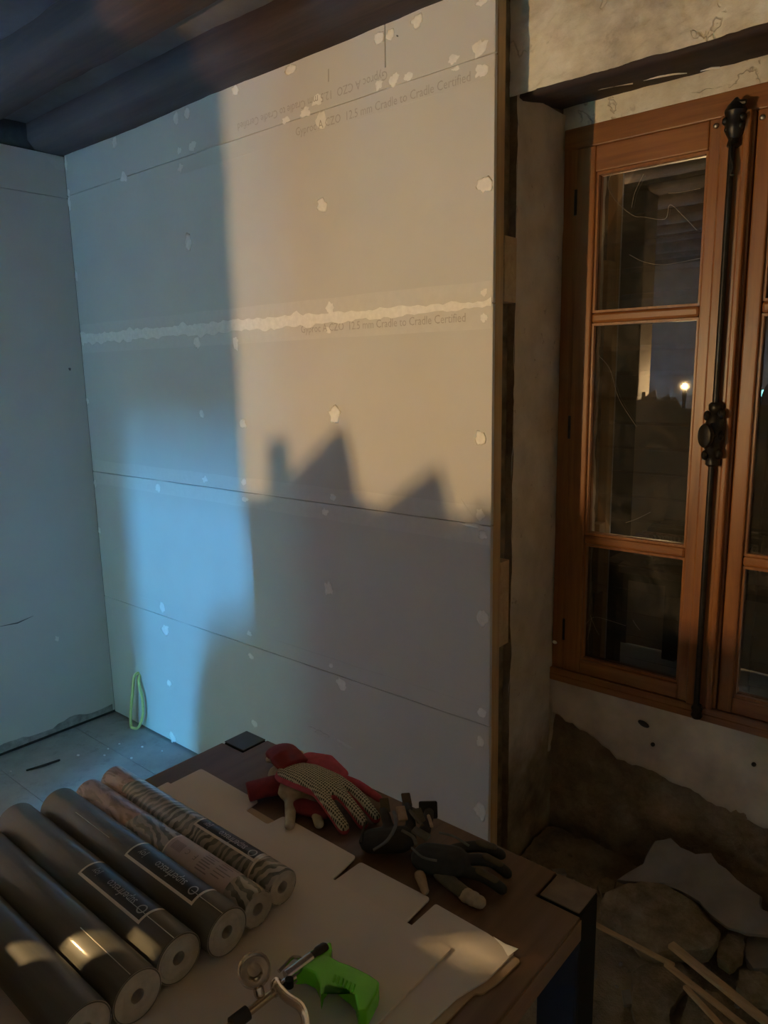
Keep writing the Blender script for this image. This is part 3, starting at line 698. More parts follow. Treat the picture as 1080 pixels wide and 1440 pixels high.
def patch_roll(bm, P, x0, x1, a0, a1, h, nx=6, na=14):
    g = [[bm.verts.new(P(x0+(x1-x0)*i/nx, a0+(a1-a0)*j/na, h)) for j in range(na+1)] for i in range(nx+1)]
    for i in range(nx):
        for j in range(na): bm.faces.new((g[i][j], g[i+1][j], g[i+1][j+1], g[i][j+1]))
def text_roll(txt, P, xr, a_c, size, mat, parent, r, length=None, h=.0011):
    """lettering read from the far side: runs towards -x, tops towards the camera"""
    cu = bpy.data.curves.new('t', 'FONT'); cu.body = txt; cu.size = size; cu.resolution_u = 2
    o = bpy.data.objects.new('t', cu); col.objects.link(o); bpy.context.view_layer.update()
    me = bpy.data.meshes.new_from_object(o); bpy.data.objects.remove(o)
    xs = [v.co.x for v in me.vertices]; a, b = min(xs), max(xs); s = (length/(b-a)) if length else 1
    for v in me.vertices: v.co = P(xr-(v.co.x-a)*s, a_c+(v.co.y-size*.3)/r, h)
    me.materials.clear(); me.materials.append(mat); return link('lettering', me, mat, parent)
def roll(xr, yc, r, mat, label, core=.010, length=.53, xtilt=0):
    zc = ZS+r; x0 = xr-length
    g = root('wallpaper_roll', (xr-length/2, yc, ZS), label, 'wallpaper roll')
    bm = new(); n = 40; ca = [2*math.pi*k/n for k in range(n)]
    prof = [(x0, core), (x0, r*.97), (x0+.002, r), (xr-.002, r), (xr, r*.97), (xr+.0, r*.93)]
    rings = [[bm.verts.new((x, yc+rr*math.sin(a), zc+rr*math.cos(a))) for a in ca] for x, rr in prof]
    for i in range(len(rings)-1):
        for k in range(n): bm.faces.new((rings[i][k], rings[i][(k+1) % n], rings[i+1][(k+1) % n], rings[i+1][k]))
    body = obj('paper', bm, mat, g, True, angle=50)
    # coiled paper edge: stepped rings with a hollow core
    bm = new(); prof = []; rr = r*.955; x = xr-.0006
    while rr > core+.002:
        prof += [(x, rr), (x-.0007, rr-.0016)]; rr -= .0032; x = xr-.0006-.0008*random.random()
    prof += [(x, core), (xr-.05, core*.95)]
    rings = [[bm.verts.new((x, yc+q*math.sin(a), zc+q*math.cos(a))) for a in ca] for x, q in [(xr-.0003, r*.995)]+prof]
    for i in range(len(rings)-1):
        for k in range(n): bm.faces.new((rings[i][k], rings[i][(k+1) % n], rings[i+1][(k+1) % n], rings[i+1][k]))
    bm.faces.new(rings[-1]); obj('coiled_edge', bm, ROLLEND, g, True, angle=60)
    return g, on_roll(xr, yc, zc, r), r
def label_black(g, P, r, x0, x1, a0, a1, txt_a, bord=.0045):
    bm = new(); patch_roll(bm, P, x0, x1, a0, a1, .0004); b = obj('label', bm, LWHITE, g, 'all'); tag(b, 'black paper label with a white border')
    bm = new(); patch_roll(bm, P, x0+bord, x1-bord, a0+.0, a1-bord/r, .0007); obj('label_field', bm, LBLACK, b, 'all')
    L = x1-x0
    text_roll('superfresco', P, x1-L*.22, txt_a, .022, LTEXT, b, r, L*.42); text_roll('joy', P, x0+L*.20, txt_a, .018, LTEXT, b, r, L*.10)
    bm = new(); c = x1-L*.10; n = 20
    for k in range(n):
        q = [(c+rr*math.cos(2*math.pi*(k+j)/n), txt_a+rr*math.sin(2*math.pi*(k+j)/n)/r) for rr, j in ((.0085, 0), (.0085, 1), (.0062, 1), (.0062, 0))]
        bm.faces.new([bm.verts.new(P(x, a, .0011)) for x, a in q])
    obj('label_mark', bm, LTEXT, b)
def film_line(g, P, x0, x1, a, rr=.0006):
    bm = new(); tube(bm, [P(x0, a), P(x1, a+.02)], rr, 5); obj('film_seam_glint', bm, FILMGLINT, g)  # pale line painted for the highlight along the wrapping film
RS, RL = .030, .0372
def rc_(px, py, r): c = hit(px, py, 2, ZS+r); return c.x, c.y
g, P, r = roll(*rc_(398, 1248, RS), RS, PALM1, 'patterned wallpaper roll with striped palm leaves and a black label, beside the bare cardboard flap')
label_black(g, P, r, 2.165, 2.335, -.55, .42, .0)
bm = new(); patch_roll(bm, P, 2.3355, 2.3405, -1.2, 1.5, .0005, 1, 20); obj('paper_band', bm, LWHITE, g, 'all')
g, P, r = roll(*rc_(363, 1279, RS), RS, PALM2, 'patterned wallpaper roll with a pale pink printed label')
bm = new(); patch_roll(bm, P, 2.175, 2.345, -.9, 1.2, .0004); b = obj('label', bm, LPINK, g, 'all'); tag(b, 'pale pink label with small grey print')
bm = new(); patch_roll(bm, P, 2.1745, 2.178, -.9, 1.2, .0008, 1, 14); obj('label_edge', bm, LWHITE, b, 'all')
bm = new()
for k in range(9): patch_roll(bm, P, 2.186+k*.0032, 2.186+k*.0032+.0018, .0, .55, .0008, 1, 4)
obj('barcode', bm, LGREY, b)
bm = new()
for k in range(7):
    for q in range(2 if k < 3 else 1): patch_roll(bm, P, 2.262+.001*q, 2.292-.006*(k % 2), -.35+k*.17, -.28+k*.17, .0008, 2, 1)
for k in range(6): patch_roll(bm, P, 2.300, 2.338-.008*(k % 3), -.5+k*.2, -.44+k*.2, .0008, 2, 1)
obj('small_print', bm, LGREY, b)
text_roll('C', P, 2.232, .25, .014, LGREY, b, r); text_roll('F', P, 2.252, .25, .016, LGREY, b, r)
g, P, r = roll(*rc_(320, 1311, RL), RL, GREYP2, 'grey metallic wallpaper roll with a black label, touching the pink-labelled roll')
label_black(g, P, r, 2.160, 2.352, -.75, .62, .12); film_line(g, P, 1.98, 2.10, .38); film_line(g, P, 2.33, 2.409, .16)
g, P, r = roll(*rc_(252, 1348, RL), RL, GREYP, 'grey metallic wallpaper roll with a faded black label, between two other grey rolls')
label_black(g, P, r, 2.145, 2.325, -.75, .55, .05); film_line(g, P, 2.27, 2.395, .12)
g, P, r = roll(*rc_(194, 1401, RL), RL, GREYP, 'plain grey wallpaper roll without a label, next to the faded-label roll'); film_line(g, P, 2.27, 2.405, .15)
g, P, r = roll(*rc_(120, 1450, RL), RL, GREYP2, 'plain grey wallpaper roll at the outer end of the row of rolls')

# ------------------------------------------------------------------ foam gun
GREEN = plain('green_plastic', (.13, .58, .016), .22, .08, 20, .03)
CHROME = plain('dull_chrome', (.62, .58, .52), .22, .06, 40, .03, .0003, 1)
BRASSY = plain('warm_steel_tube', (.60, .50, .36), .25, .06, 40, 0, 0, 1)
RUBBER = plain('black_rubber', (.012, .012, .012), .55, .2, 40, .05)
gun = root('foam_gun', (2.55, -1.11, ZS), 'expanding foam gun with bright green grip and chrome barrel lying on carton', 'foam gun')
GZ = ZS+.022
def gp(px, py, z=GZ): return hit(px, py, 2, z)
ol = [(413,1378),(428,1366),(442,1357),(466,1346),(468,1357),(466,1368),(478,1375),(492,1380),(505,1386),(522,1395),(534,1404),(532,1416),(524,1432),(517,1446),(504,1446),(500,1424),(492,1414),(483,1407),(470,1396),(462,1398),(456,1407),(452,1424),(450,1406),(444,1392),(430,1385),(416,1386)]
bm = new(); prism(bm, [gp(*q, GZ-.016) for q in ol], (0, 0, .028)); bmesh.ops.triangulate(bm, faces=[f for f in bm.faces if len(f.verts) > 4])
grip = obj('grip', bm, GREEN, gun, 'all', .0075, 4); grip.modifiers.new('w', 'WEIGHTED_NORMAL'); tag(grip, 'bright green plastic grip')
for k in range(6):
    a, b = Vector((471+k*5.5, 1372+k*2.6)), Vector((469+k*5.3, 1380+k*2.6))
    bm = new(); capsule(bm, [gp(*a, GZ+.0122), gp(*b, GZ+.0122)], .0019, 6); obj('grip_rib', bm, GREEN, grip, True)
bm = new(); tube(bm, [gp(438, 1346, GZ+.011), gp(402, 1373, GZ+.008)], .0080, 14); tube(bm, [gp(414, 1374, GZ+.004), gp(384, 1396, GZ+.002)], .0075, 14); sphere(bm, gp(388, 1384, GZ+.006), (.009, .009, .009), 12)
obj('body', bm, CHROME, gun, True)
bm = new(); tube(bm, smoothpath([gp(392, 1366, GZ+.006), gp(402, 1356, GZ+.007), gp(411, 1347, GZ+.008), gp(420, 1347, GZ+.008), gp(430, 1350, GZ+.006)], 4), .0028, 8); obj('guard_loop', bm, CHROME, gun, True)
bm = new(); tube(bm, [gp(388, 1393), gp(346, 1426), gp(310, 1455, GZ-.002)], .0058, 14); obj('barrel', bm, BRASSY, gun, True)
bm = new(); tube(bm, [gp(348, 1424), gp(326, 1441)], .0098, 14); obj('collar', bm, RUBBER, gun, True)
bm = new(); capsule(bm, [gp(436, 1347, GZ+.011), gp(442, 1343, GZ+.011), gp(446, 1340, GZ+.011), gp(455, 1334, GZ+.011)], [.0072, .0058, .0080, .0082], 12); obj('adjuster_knob', bm, RUBBER, gun, True)
ctr = gp(358, 1366, GZ+.030); stem = gp(366, 1402, GZ+.002); ax = (ctr-stem).normalized()
bm = new(); lathe(bm, [(.006, 0), (.0075, .004), (.0075, (ctr-stem).length-.006), (.011, (ctr-stem).length-.004)], stem, ax, 16); obj('valve_stem', bm, CHROME, gun, True)
bm = new(); lathe(bm, [(.008, -.006), (.021, -.004), (.0225, .0), (.0225, .010), (.0200, .0105), (.0195, .001), (.010, .0), (.009, .008), (.004, .0085)], ctr, Vector((.38, -.36, .85)).normalized(), 28); obj('adapter_cup', bm, CHROME, gun, True)
bm = new(); tube(bm, smoothpath([gp(386, 1379, GZ+.010), gp(390, 1388, GZ+.010), gp(402, 1402, GZ+.009), gp(420, 1414, GZ+.009), gp(428, 1428, GZ+.008), gp(431, 1450, GZ+.008)], 4), .0042, 8, 1.5); obj('trigger', bm, CHROME, gun, True)
bm = new(); lathe(bm, [(.006, -.006), (.006, .006)], gp(407, 1382, GZ+.010), n=12); obj('pivot_screw', bm, BLACKSTEEL, gun, True)

# ------------------------------------------------------------------ gloves
def glove_mat(name, c, var=.2, rough=.85): return plain(name, c, rough, var, 60, .3, .001)
def m_dotted():
    t = NT('cream_dotted_knit'); d = t.voro(190, 'F1', t.coords((1, 1, .0)))
    t.n['Voronoi Texture'].inputs['Randomness'].default_value = .15
    k = t.ramp(d, [(.30, (1, 1, 1)), (.40, (0, 0, 0))]); t.col(t.mix(k, (.50, .47, .33), (.045, .05, .035))); t.set(Roughness=.85); return t.m
DOTTED = m_dotted(); PINKF = glove_mat('pink_glove_cloth', (.40, .055, .075)); REDF = glove_mat('dark_red_knit_cuff', (.17, .008, .012)); CREAM = glove_mat('cream_glove_cloth', (.42, .37, .27))
BLACKF = glove_mat('black_glove_fabric', (.008, .009, .008), .4, .75); GREYF = glove_mat('grey_glove_piping', (.10, .10, .085)); TAN = glove_mat('tan_glove_leather', (.34, .24, .14)); OLIVE = glove_mat('olive_glove_fabric', (.07, .055, .03))
def melt(bm, name, mat, parent, vox=.0028, smooth=6):
    o = obj(name, bm, mat, parent, 'all'); o.modifiers.clear()
    r_ = o.modifiers.new('r', 'REMESH'); r_.mode = 'VOXEL'; r_.voxel_size = vox; r_.use_smooth_shade = True
    s = o.modifiers.new('s', 'SMOOTH'); s.iterations = smooth; s.factor = .5
    return o
def hand(bm, palm, fingers, flat=.55):
    for pts, rs in palm: capsule(bm, pts, rs, 12, flat, (0, 0, 1))
    for pts, rs in fingers: capsule(bm, smoothpath(pts, 3), [rs[0]+(rs[1]-rs[0])*i/(3*(len(pts)-1)) for i in range(3*(len(pts)-1)+1)], 10, .8, (0, 0, 1))
T0 = TZ
# pair 1, the glove underneath
g1 = root('work_glove', (2.15, -.76, TZ), 'dark red cuffed garden glove lying crumpled underneath the pink dotted glove', 'glove', 'pair of red garden gloves')
bm = new(); hand(bm, [([(2.10, -.745, T0+.020), (2.17, -.775, T0+.020)], [.034, .036])],
     [([(2.17, -.79, T0+.014), (2.215, -.83, T0+.014), (2.243, -.858, T0+.012)], [.013, .0105]), ([(2.20, -.77, T0+.014), (2.25, -.795, T0+.014), (2.284, -.818, T0+.012)], [.013, .0105]),
      ([(2.10, -.715, T0+.02), (2.075, -.675, T0+.022), (2.062, -.662, T0+.018)], [.014, .011]), ([(2.09, -.73, T0+.018), (2.045, -.705, T0+.018), (2.022, -.715, T0+.014)], [.014, .011])])
melt(bm, 'glove_body', CREAM, g1)
bm = new(); tube(bm, [(2.092, -.838, T0+.017), (2.108, -.812, T0+.020), (2.135, -.765, T0+.020)], [.031, .030, .034], 18, .5, (0, 0, 1)); tag(melt(bm, 'cuff', REDF, g1), 'dark red knitted cuff')
bm = new(); capsule(bm, [(2.215, -.80, T0+.014), (2.265, -.79, T0+.016)], [.022, .020], 12, .6, (0, 0, 1)); melt(bm, 'glove_back', REDF, g1)
# pair 1, the glove on top: palm up, fingers towards the bare wall end
g2 = root('work_glove', (2.22, -.74, TZ+.03), 'pink garden glove lying palm up with a dotted cream palm and red cuff', 'glove', 'pair of red garden gloves')
h = T0+.052
def g2fingers(dz, s): return [([(2.225, -.772, h+dz), (2.275, -.786, h-.010+dz), (2.330, -.797, T0+.015+dz)], [.0135*s, .0118*s]), ([(2.245, -.750, h+dz), (2.300, -.757, h-.008+dz), (2.350, -.764, T0+.017+dz)], [.0130*s, .0112*s]),
      ([(2.245, -.726, h+dz), (2.302, -.728, h-.010+dz), (2.356, -.733, T0+.016+dz)], [.0120*s, .0105*s])]
bm = new(); hand(bm, [([(2.150, -.762, h), (2.19, -.755, h+.002), (2.245, -.747, h-.002)], [.034, .039, .037])], g2fingers(0, 1), .36); melt(bm, 'palm', DOTTED, g2, .0026)
bm = new(); hand(bm, [([(2.150, -.766, h-.007), (2.19, -.758, h-.006), (2.245, -.749, h-.010)], [.036, .041, .039])], g2fingers(-.005, 1.06), .36)
hand(bm, [], [([(2.235, -.712, h-.008), (2.275, -.695, h-.016), (2.318, -.680, T0+.014)], [.012, .0095])]); melt(bm, 'glove_back', PINKF, g2, .0028)
bm = new(); capsule(bm, [(2.145, -.708, h+.004), (2.185, -.700, h+.006), (2.235, -.704, h-.002)], [.022, .026, .018], 12, .42, (0, 0, 1)); melt(bm, 'thumb_gusset', PINKF, g2)
bm = new(); tube(bm, [(2.052, -.708, h-.012), (2.075, -.720, h-.002), (2.105, -.737, h+.004), (2.150, -.750, h+.002)], [.036, .034, .036, .034], 18, .5, (0, 0, 1)); tag(melt(bm, 'cuff', REDF, g2), 'dark red knitted cuff')
# pair 2, black
b1 = root('work_glove', (2.56, -.76, TZ), 'black work glove with one ribbed tan fingertip, fingers pointing to the table corner', 'glove', 'pair of black work gloves')
bm = new(); hand(bm, [([(2.522, -.778, T0+.024), (2.560, -.768, T0+.026)], [.034, .038])],
     [([(2.548, -.735, T0+.028), (2.580, -.702, T0+.030), (2.612, -.684, T0+.018)], [.012, .0112]), ([(2.575, -.750, T0+.028), (2.615, -.726, T0+.030), (2.645, -.718, T0+.016)], [.012, .0112]),
      ([(2.585, -.772, T0+.024), (2.625, -.760, T0+.024), (2.658, -.756, T0+.014)], [.012, .0112])], .60); melt(bm, 'glove_body', BLACKF, b1)
bm = new(); hand(bm, [], [([(2.560, -.795, T0+.018), (2.60, -.803, T0+.016), (2.622, -.804, T0+.013)], [.014, .0125])]); melt(bm, 'finger', OLIVE, b1)
for a, b in (((2.580, -.702, T0+.037), (2.600, -.690, T0+.032)), ((2.610, -.728, T0+.037), (2.632, -.721, T0+.030)), ((2.618, -.761, T0+.031), (2.645, -.757, T0+.025))):
    bm = new(); capsule(bm, [a, b], [.0085, .0080], 10, .5, (0, 0, 1)); obj('knuckle_pad', bm, OLIVE, b1, 'all')
for k in range(6):
    bm = new(); capsule(bm, [(2.614+k*.0058, -.805, T0+.0125), (2.6165+k*.0058, -.8048, T0+.0125)], [(.0130 if k % 2 else .0112)-.0008*max(0, k-3)]*2, 14, .9, (0, 0, 1)); obj('tan_fingertip', bm, TAN, b1, 'all')
bm = new(); capsule(bm, [(2.535, -.822, T0+.020), (2.560, -.840, T0+.012)], [.011, .008], 10, .6, (0, 0, 1)); melt(bm, 'tan_patch', TAN, b1)
for pts in ([(2.52, -.745, T0+.055), (2.545, -.735, T0+.053), (2.575, -.73, T0+.044)], [(2.50, -.80, T0+.046), (2.53, -.808, T0+.045), (2.555, -.80, T0+.045)]):
    bm = new(); tube(bm, smoothpath(pts, 4), .0022, 6); obj('piping', bm, GREYF, b1, True)
b2 = root('work_glove', (2.44, -.76, TZ), 'crumpled black work glove with strap ends sticking up beside the tan-tipped glove', 'glove', 'pair of black work gloves')
bm = new(); hand(bm, [([(2.412, -.80, T0+.022), (2.452, -.775, T0+.028)], [.030, .032])],
     [([(2.43, -.775, T0+.034), (2.395, -.748, T0+.040), (2.368, -.722, T0+.030)], [.011, .0085]), ([(2.455, -.745, T0+.036), (2.425, -.712, T0+.042), (2.392, -.682, T0+.032)], [.011, .0085]),
      ([(2.48, -.735, T0+.036), (2.465, -.705, T0+.042), (2.447, -.678, T0+.036)], [.012, .010])], .62); melt(bm, 'glove_body', BLACKF, b2)
bm = new(); box(bm, -.018, .018, -.004, .004, -.016, .016)
bmesh.ops.transform(bm, matrix=Matrix.Translation((2.448, -.682, T0+.040)) @ Matrix.Rotation(.7, 4, 'Z') @ Matrix.Rotation(-.5, 4, 'X'), verts=bm.verts); obj('strap_end', bm, BLACKF, b2, False, .003, 2)
for pts, mt in (([(2.405, -.735, T0+.046), (2.43, -.76, T0+.056), (2.45, -.785, T0+.058), (2.455, -.815, T0+.048), (2.44, -.835, T0+.034)], GREYF), ([(2.425, -.712, T0+.046), (2.455, -.735, T0+.056), (2.49, -.755, T0+.062)], OLIVE), ([(2.46, -.70, T0+.046), (2.485, -.725, T0+.054), (2.50, -.74, T0+.056)], TAN), ([(2.47, -.79, T0+.062), (2.495, -.79, T0+.06), (2.51, -.80, T0+.056)], GREYF)):
    bm = new(); tube(bm, smoothpath(pts, 4), .0035, 6, .6, (0, 0, 1)); obj('piping', bm, mt, b2, True)
for c_, rz_, mt in (((2.372, -.722, T0+.040), -.75, OLIVE), ((2.396, -.684, T0+.042), -.75, OLIVE), ((2.425, -.735, T0+.050), -.7, TAN), ((2.455, -.72, T0+.050), -.6, OLIVE), ((2.488, -.757, T0+.046), .2, GREYF)):
    bm = new(); box(bm, -.009, .009, -.017, .017, -.0025, .0025)
    bmesh.ops.transform(bm, matrix=Matrix.Translation(c_) @ Matrix.Rotation(rz_+1.57, 4, 'Z') @ Matrix.Rotation(.25, 4, 'X'), verts=bm.verts); obj('strap_tab', bm, mt, b2, False, .002, 2)
bm = new(); tube(bm, smoothpath([(2.405, -.83, T0+.03), (2.385, -.80, T0+.036), (2.37, -.775, T0+.030)], 4), .0022, 6); obj('cord', bm, BLACKF, b2, True)

# ------------------------------------------------------------------ cable loop
CABLE = plain('pale_yellow_cable', (.62, .66, .24), .45, .05, 40, 0)
bm = new(); tube(bm, smoothpath([(.252, .006, .272), (.246, -.020, .262), (.236, -.032, .18), (.222, -.040, .09), (.222, -.046, .022), (.238, -.044, .010), (.268, -.032, .022), (.296, -.022, .09), (.294, -.018, .17), (.270, -.014, .24), (.258, .006, .268)], 6), .0068, 10)
tag(obj('cable_loop', bm, CABLE, None, 'all'), 'pale yellow electric cable looping out of a hole low in the plasterboard', 'cable')
# dark stick and dust on the floor
bm = new(); a, b = hit(38, 1083, 2, .006), hit(83, 1069, 2, .006); capsule(bm, [a, (a+b)/2+Vector((.004, 0, 0)), b], [.004, .0055, .005], 8); tag(obj('stick', bm, GAP, None, 'all'), 'thin dark stick lying on the floor near the wallpaper rolls', 'stick')
FR = [(152,1053),(147,1062),(168,1046),(185,1066),(200,1050),(15,1085),(110,1062),(228,1056)]
for i, (px, py) in enumerate(FR):
    c = hit(px, py, 2, .003); s = .004+.004*random.random(); bm = new(); sphere(bm, c, (s, s*.8, .003), 7); tag(obj('plaster_crumb', bm, FILLER), 'small white plaster crumb on the grey floor panels', 'crumb', 'crumbs on the floor')

# ------------------------------------------------------------------ rubble below the window
def mound(x, y):
    t = min(1, max(0, (y+.30)/.62)); s = t*t*(3-2*t); e = min(1, max(0, (x-2.16)/.05))
    return .006 + .085*s + (.03*noise.fractal((x*5, y*5, 1), 1, 2, 4) + .008*noise.noise((x*40, y*40, 2)))*(.3+.7*s)
bm = new(); nx, ny = 110, 80; g = []
for i in range(nx+1):
    g.append([bm.verts.new((2.166+.97*i/nx, -.36+.728*j/ny, max(.001, mound(2.166+.97*i/nx, -.36+.728*j/ny)*min(1, j/6)))) for j in range(ny+1)])
for i in range(nx):
    for j in range(ny): bm.faces.new((g[i][j], g[i+1][j], g[i+1][j+1], g[i][j+1]))
def m_dust():
    t = NT('rubble_dust'); n = t.noise(7, 7, .7); f = t.noise(60, 5, .7)
    c = t.ramp(n, [(.32, (.10, .07, .040)), (.5, (.21, .16, .095)), (.68, (.34, .275, .18))])
    t.col(t.mix(t.math('MULTIPLY', f, .3), c, (.40, .35, .26))); t.set(Roughness=.95); t.bump(t.math('ADD', n, f), .8, .012); return t.m
DUST = m_dust()
tag(obj('debris', bm, DUST, None, 'all'), 'brown dusty heap of fine rubble at the foot of the window wall', 'debris', None, 'stuff')
GREYPL = plain('grey_plaster_slab', (.25, .235, .21), .85, .15, 12, .4, .003)
def m_chunk():
    t = NT('old_mortar'); n = t.noise(14, 7, .7); f = t.noise(90, 4)
    t.col(t.ramp(n, [(.3, (.13, .10, .055)), (.5, (.24, .195, .125)), (.7, (.36, .31, .22))])); t.set(Roughness=.95); t.bump(t.math('ADD', n, t.math('MULTIPLY', f, .4)), .9, .012); return t.m
CHUNK = m_chunk()
def flatpiece(name, px, p0, nrm, t, mat, label, amp=.004, seed=0, group=None, cat='plaster piece'):
    nrm = Vector(nrm).normalized(); pts = [hitp(x, y, p0, nrm) for x, y in px]
    fine = []
    for i in range(len(pts)):
        a, b = pts[i], pts[(i+1) % len(pts)]; k = max(1, int((b-a).length/.018))
        for j in range(k):
            q = a.lerp(b, j/k); q = q + Vector((noise.noise(q*30+Vector((seed, 0, 0))), noise.noise(q*30+Vector((0, seed, 5))), 0))*.006; fine.append(q)
    c = sum(fine, Vector())/len(fine); bm = new(); rings = []
    for s in (1, .97, .8, .6, .4, .2):
        rings.append([bm.verts.new(c.lerp(q, s) + nrm*((noise.fractal((c.lerp(q, s))*18+Vector((seed, 3, 3)), 1, 2, 4)*amp) - (.35*t if s == 1 else 0))) for q in fine])
    rings.insert(0, [bm.verts.new(c.lerp(q, .93)-nrm*t) for q in fine])
    n = len(fine)
    for i in range(len(rings)-1):
        for k in range(n): bm.faces.new((rings[i][k], rings[i][(k+1) % n], rings[i+1][(k+1) % n], rings[i+1][k]))
    bm.faces.new(rings[-1]); bm.faces.new(rings[0])
    return tag(obj(name, bm, mat, None, True, angle=50), label, cat, group)
SL = [(866,1236),(884,1224),(905,1214),(911,1192),(922,1180),(942,1178),(958,1192),(978,1199),(998,1198),(1010,1213),(1030,1228),(1048,1244),(1070,1260),(1074,1284),(1100,1290),(1100,1320),(1052,1314),(1025,1305),(1000,1288),(984,1268),(968,1260),(950,1250),(925,1240),(890,1240)]
flatpiece('plaster_slab', SL, (2.65, .22, .185), (-.05, -.50, 1), .02, GREYPL, 'large smooth grey plaster slab leaning on the rubble under the window', .003, 1)
BC = [(842,1272),(850,1256),(866,1247),(900,1238),(925,1240),(950,1252),(968,1262),(985,1274),(998,1292),(1012,1304),(1010,1322),(1000,1338),(985,1340),(950,1338),(920,1342),(902,1336),(884,1315),(862,1298),(845,1290)]
flatpiece('mortar_slab', BC, (2.62, .10, .15), (-.03, -.28, 1), .05, CHUNK, 'broad rough brown mortar slab lying in front of the grey plaster slab', .012, 2)
PC = [([(890,1365),(905,1352),(930,1350),(960,1355),(975,1375),(960,1395),(945,1420),(940,1450),(900,1450),(888,1420)], 'rusty brown stone slab lying under the wooden laths', CHUNK, .075),
      ([(966,1404),(985,1390),(1010,1395),(1030,1420),(1040,1450),(966,1450),(958,1432)], 'pale mortar piece beside the cracked stone under the laths', CHUNK, .10),
      ([(1010,1325),(1022,1312),(1045,1312),(1050,1328),(1046,1345),(1025,1360),(1008,1348)], 'blocky mortar lump beside the broad mortar slab', CHUNK, .13),
      ([(1050,1318),(1078,1315),(1095,1330),(1090,1360),(1060,1362),(1048,1345)], 'pale plaster lump at the foot of the grey slab', GREYPL, .13),
      ([(1040,1362),(1070,1365),(1090,1385),(1085,1410),(1055,1405),(1035,1385)], 'flat plaster lump lying beyond the thick lath', CHUNK, .13),
      ([(872,1392),(884,1390),(888,1410),(876,1412)], 'small upright plaster chip next to the table leg', GREYPL, .05),
      ([(838,1245),(850,1235),(866,1240),(862,1252),(845,1258)], 'mortar lump between the table corner and the broad slab', CHUNK, .12),
      ([(776,1222),(795,1221),(798,1230),(780,1232)], 'pale chip on the debris behind the table corner', GREYPL, .075),
      ([(815,1224),(828,1214),(842,1228),(830,1230)], 'triangular plaster chip on the debris behind the table corner', CHUNK, .085)]
for i, (px, lb, mt, z) in enumerate(PC): flatpiece('rubble_lump', px, (2.6, hit(*px[0], 2, z).y, z), (.05*math.sin(i*2), -.15, 1), .03 if i < 5 else .012, mt, lb, .008, 20+i, None, 'rubble')
random.seed(11); k = 0
while k < 70:
    px, py = random.uniform(770, 1085), random.uniform(1190, 1440)
    z = .03
    for _ in range(6):
        c = hit(px, py, 2, z); z = mound(c.x, c.y)
    c = hit(px, py, 2, z)
    if not (2.17 < c.x < 3.1 and -.30 < c.y < .37) or (c.x < TX1+.02 and c.y < TY1+.02): continue
    s = random.uniform(.006, .017); bm = new(); g_ = bmesh.ops.create_icosphere(bm, subdivisions=1, radius=1)
    for v in bm.verts: v.co *= 1+.35*noise.noise(v.co*1.7+Vector((k*3, 0, 0)))
    bmesh.ops.transform(bm, matrix=Matrix.Translation((c.x, c.y, z+s*.2)) @ Matrix.Rotation(k*1.3, 4, 'Z') @ Matrix.Diagonal((s, s*random.uniform(.6, 1), s*random.uniform(.4, .7), 1)), verts=bm.verts)
    tag(obj('rubble_crumb', bm, (CHUNK, GREYPL, DUST)[k % 3]), 'small broken crumb of plaster in the rubble heap', 'rubble', 'crumbs in the rubble heap'); k += 1
def lath(a, b, za, zb, wd, th, label):
    A, B = hit(*a, 2, za), hit(*b, 2, zb); d = (B-A).normalized(); s = d.cross(Vector((0, 0, 1))).normalized()*wd/2; u = s.cross(d).normalized()*th/2
    if u.z < 0: u = -u
    bm = new(); n = 8; rings = []
    for i in range(n+1):
        p = A.lerp(B, i/n) + s*.10*noise.noise((i*.8, za*9, 1)) + u*.2*noise.noise((i*.7, 4, za*20)); rings.append([bm.verts.new(p+q) for q in (s+u, s-u, -s-u, -s+u)])
    for i in range(n):
        for k in range(4): bm.faces.new((rings[i][k], rings[i][(k+1) % 4], rings[i+1][(k+1) % 4], rings[i+1][k]))
    bm.faces.new(rings[0][::-1]); bm.faces.new(rings[-1]); tag(obj('wooden_lath', bm, PINE_X, None, False, .0015, 1), label, 'lath', 'split laths on the rubble')
lath((834, 1298), (948, 1358), .165, .155, .014, .008, 'thin split wooden lath reaching from the table leg over the rubble')
lath((943, 1328), (1100, 1455), .185, .17, .022, .012, 'thick pale wooden lath lying uppermost on the rubble')
lath((936, 1355), (1062, 1455), .160, .150, .016, .009, 'narrow wooden lath lying alongside the thick pale lath')
lath((963, 1387), (1030, 1460), .150, .150, .013, .010, 'short round-ended lath end poking out of the stones')

# ------------------------------------------------------------------ person in the doorway (seen only as reflection and shadow)
SKIN = plain('skin', (.50, .32, .23), .55, .05, 30, 0); COAT = plain('dark_jacket', (.03, .032, .04), .9, .2, 40, .2); JEANS = plain('dark_jeans', (.03, .04, .07), .9, .2, 60, .2); HAIRM = plain('dark_hair', (.03, .022, .016), .8, .3, 90, .4)
PX, PY = 1.888, -4.05
pr = root('person', (PX, PY, 0), 'person in jeans and an added light-blocking coat standing just inside the open doorway', 'person')
def skin_body(name, verts, edges, rad, mat, sub=2):
    me = bpy.data.meshes.new(name); me.from_pydata([(PX+x, PY+y, z) for x, y, z in verts], edges, []); o = link(name, me, mat, pr)
    o.modifiers.new('s', 'SKIN'); o.modifiers.new('d', 'SUBSURF').levels = sub; o.modifiers['d'].render_levels = sub
    me.skin_vertices
    for v, r_ in zip(me.skin_vertices[0].data, rad): v.radius = (r_, r_*.8) if isinstance(r_, float) else r_
    me.skin_vertices[0].data[0].use_root = True
    for p in me.polygons: p.use_smooth = True
    o.modifiers['s'].use_smooth_shade = True
    return o
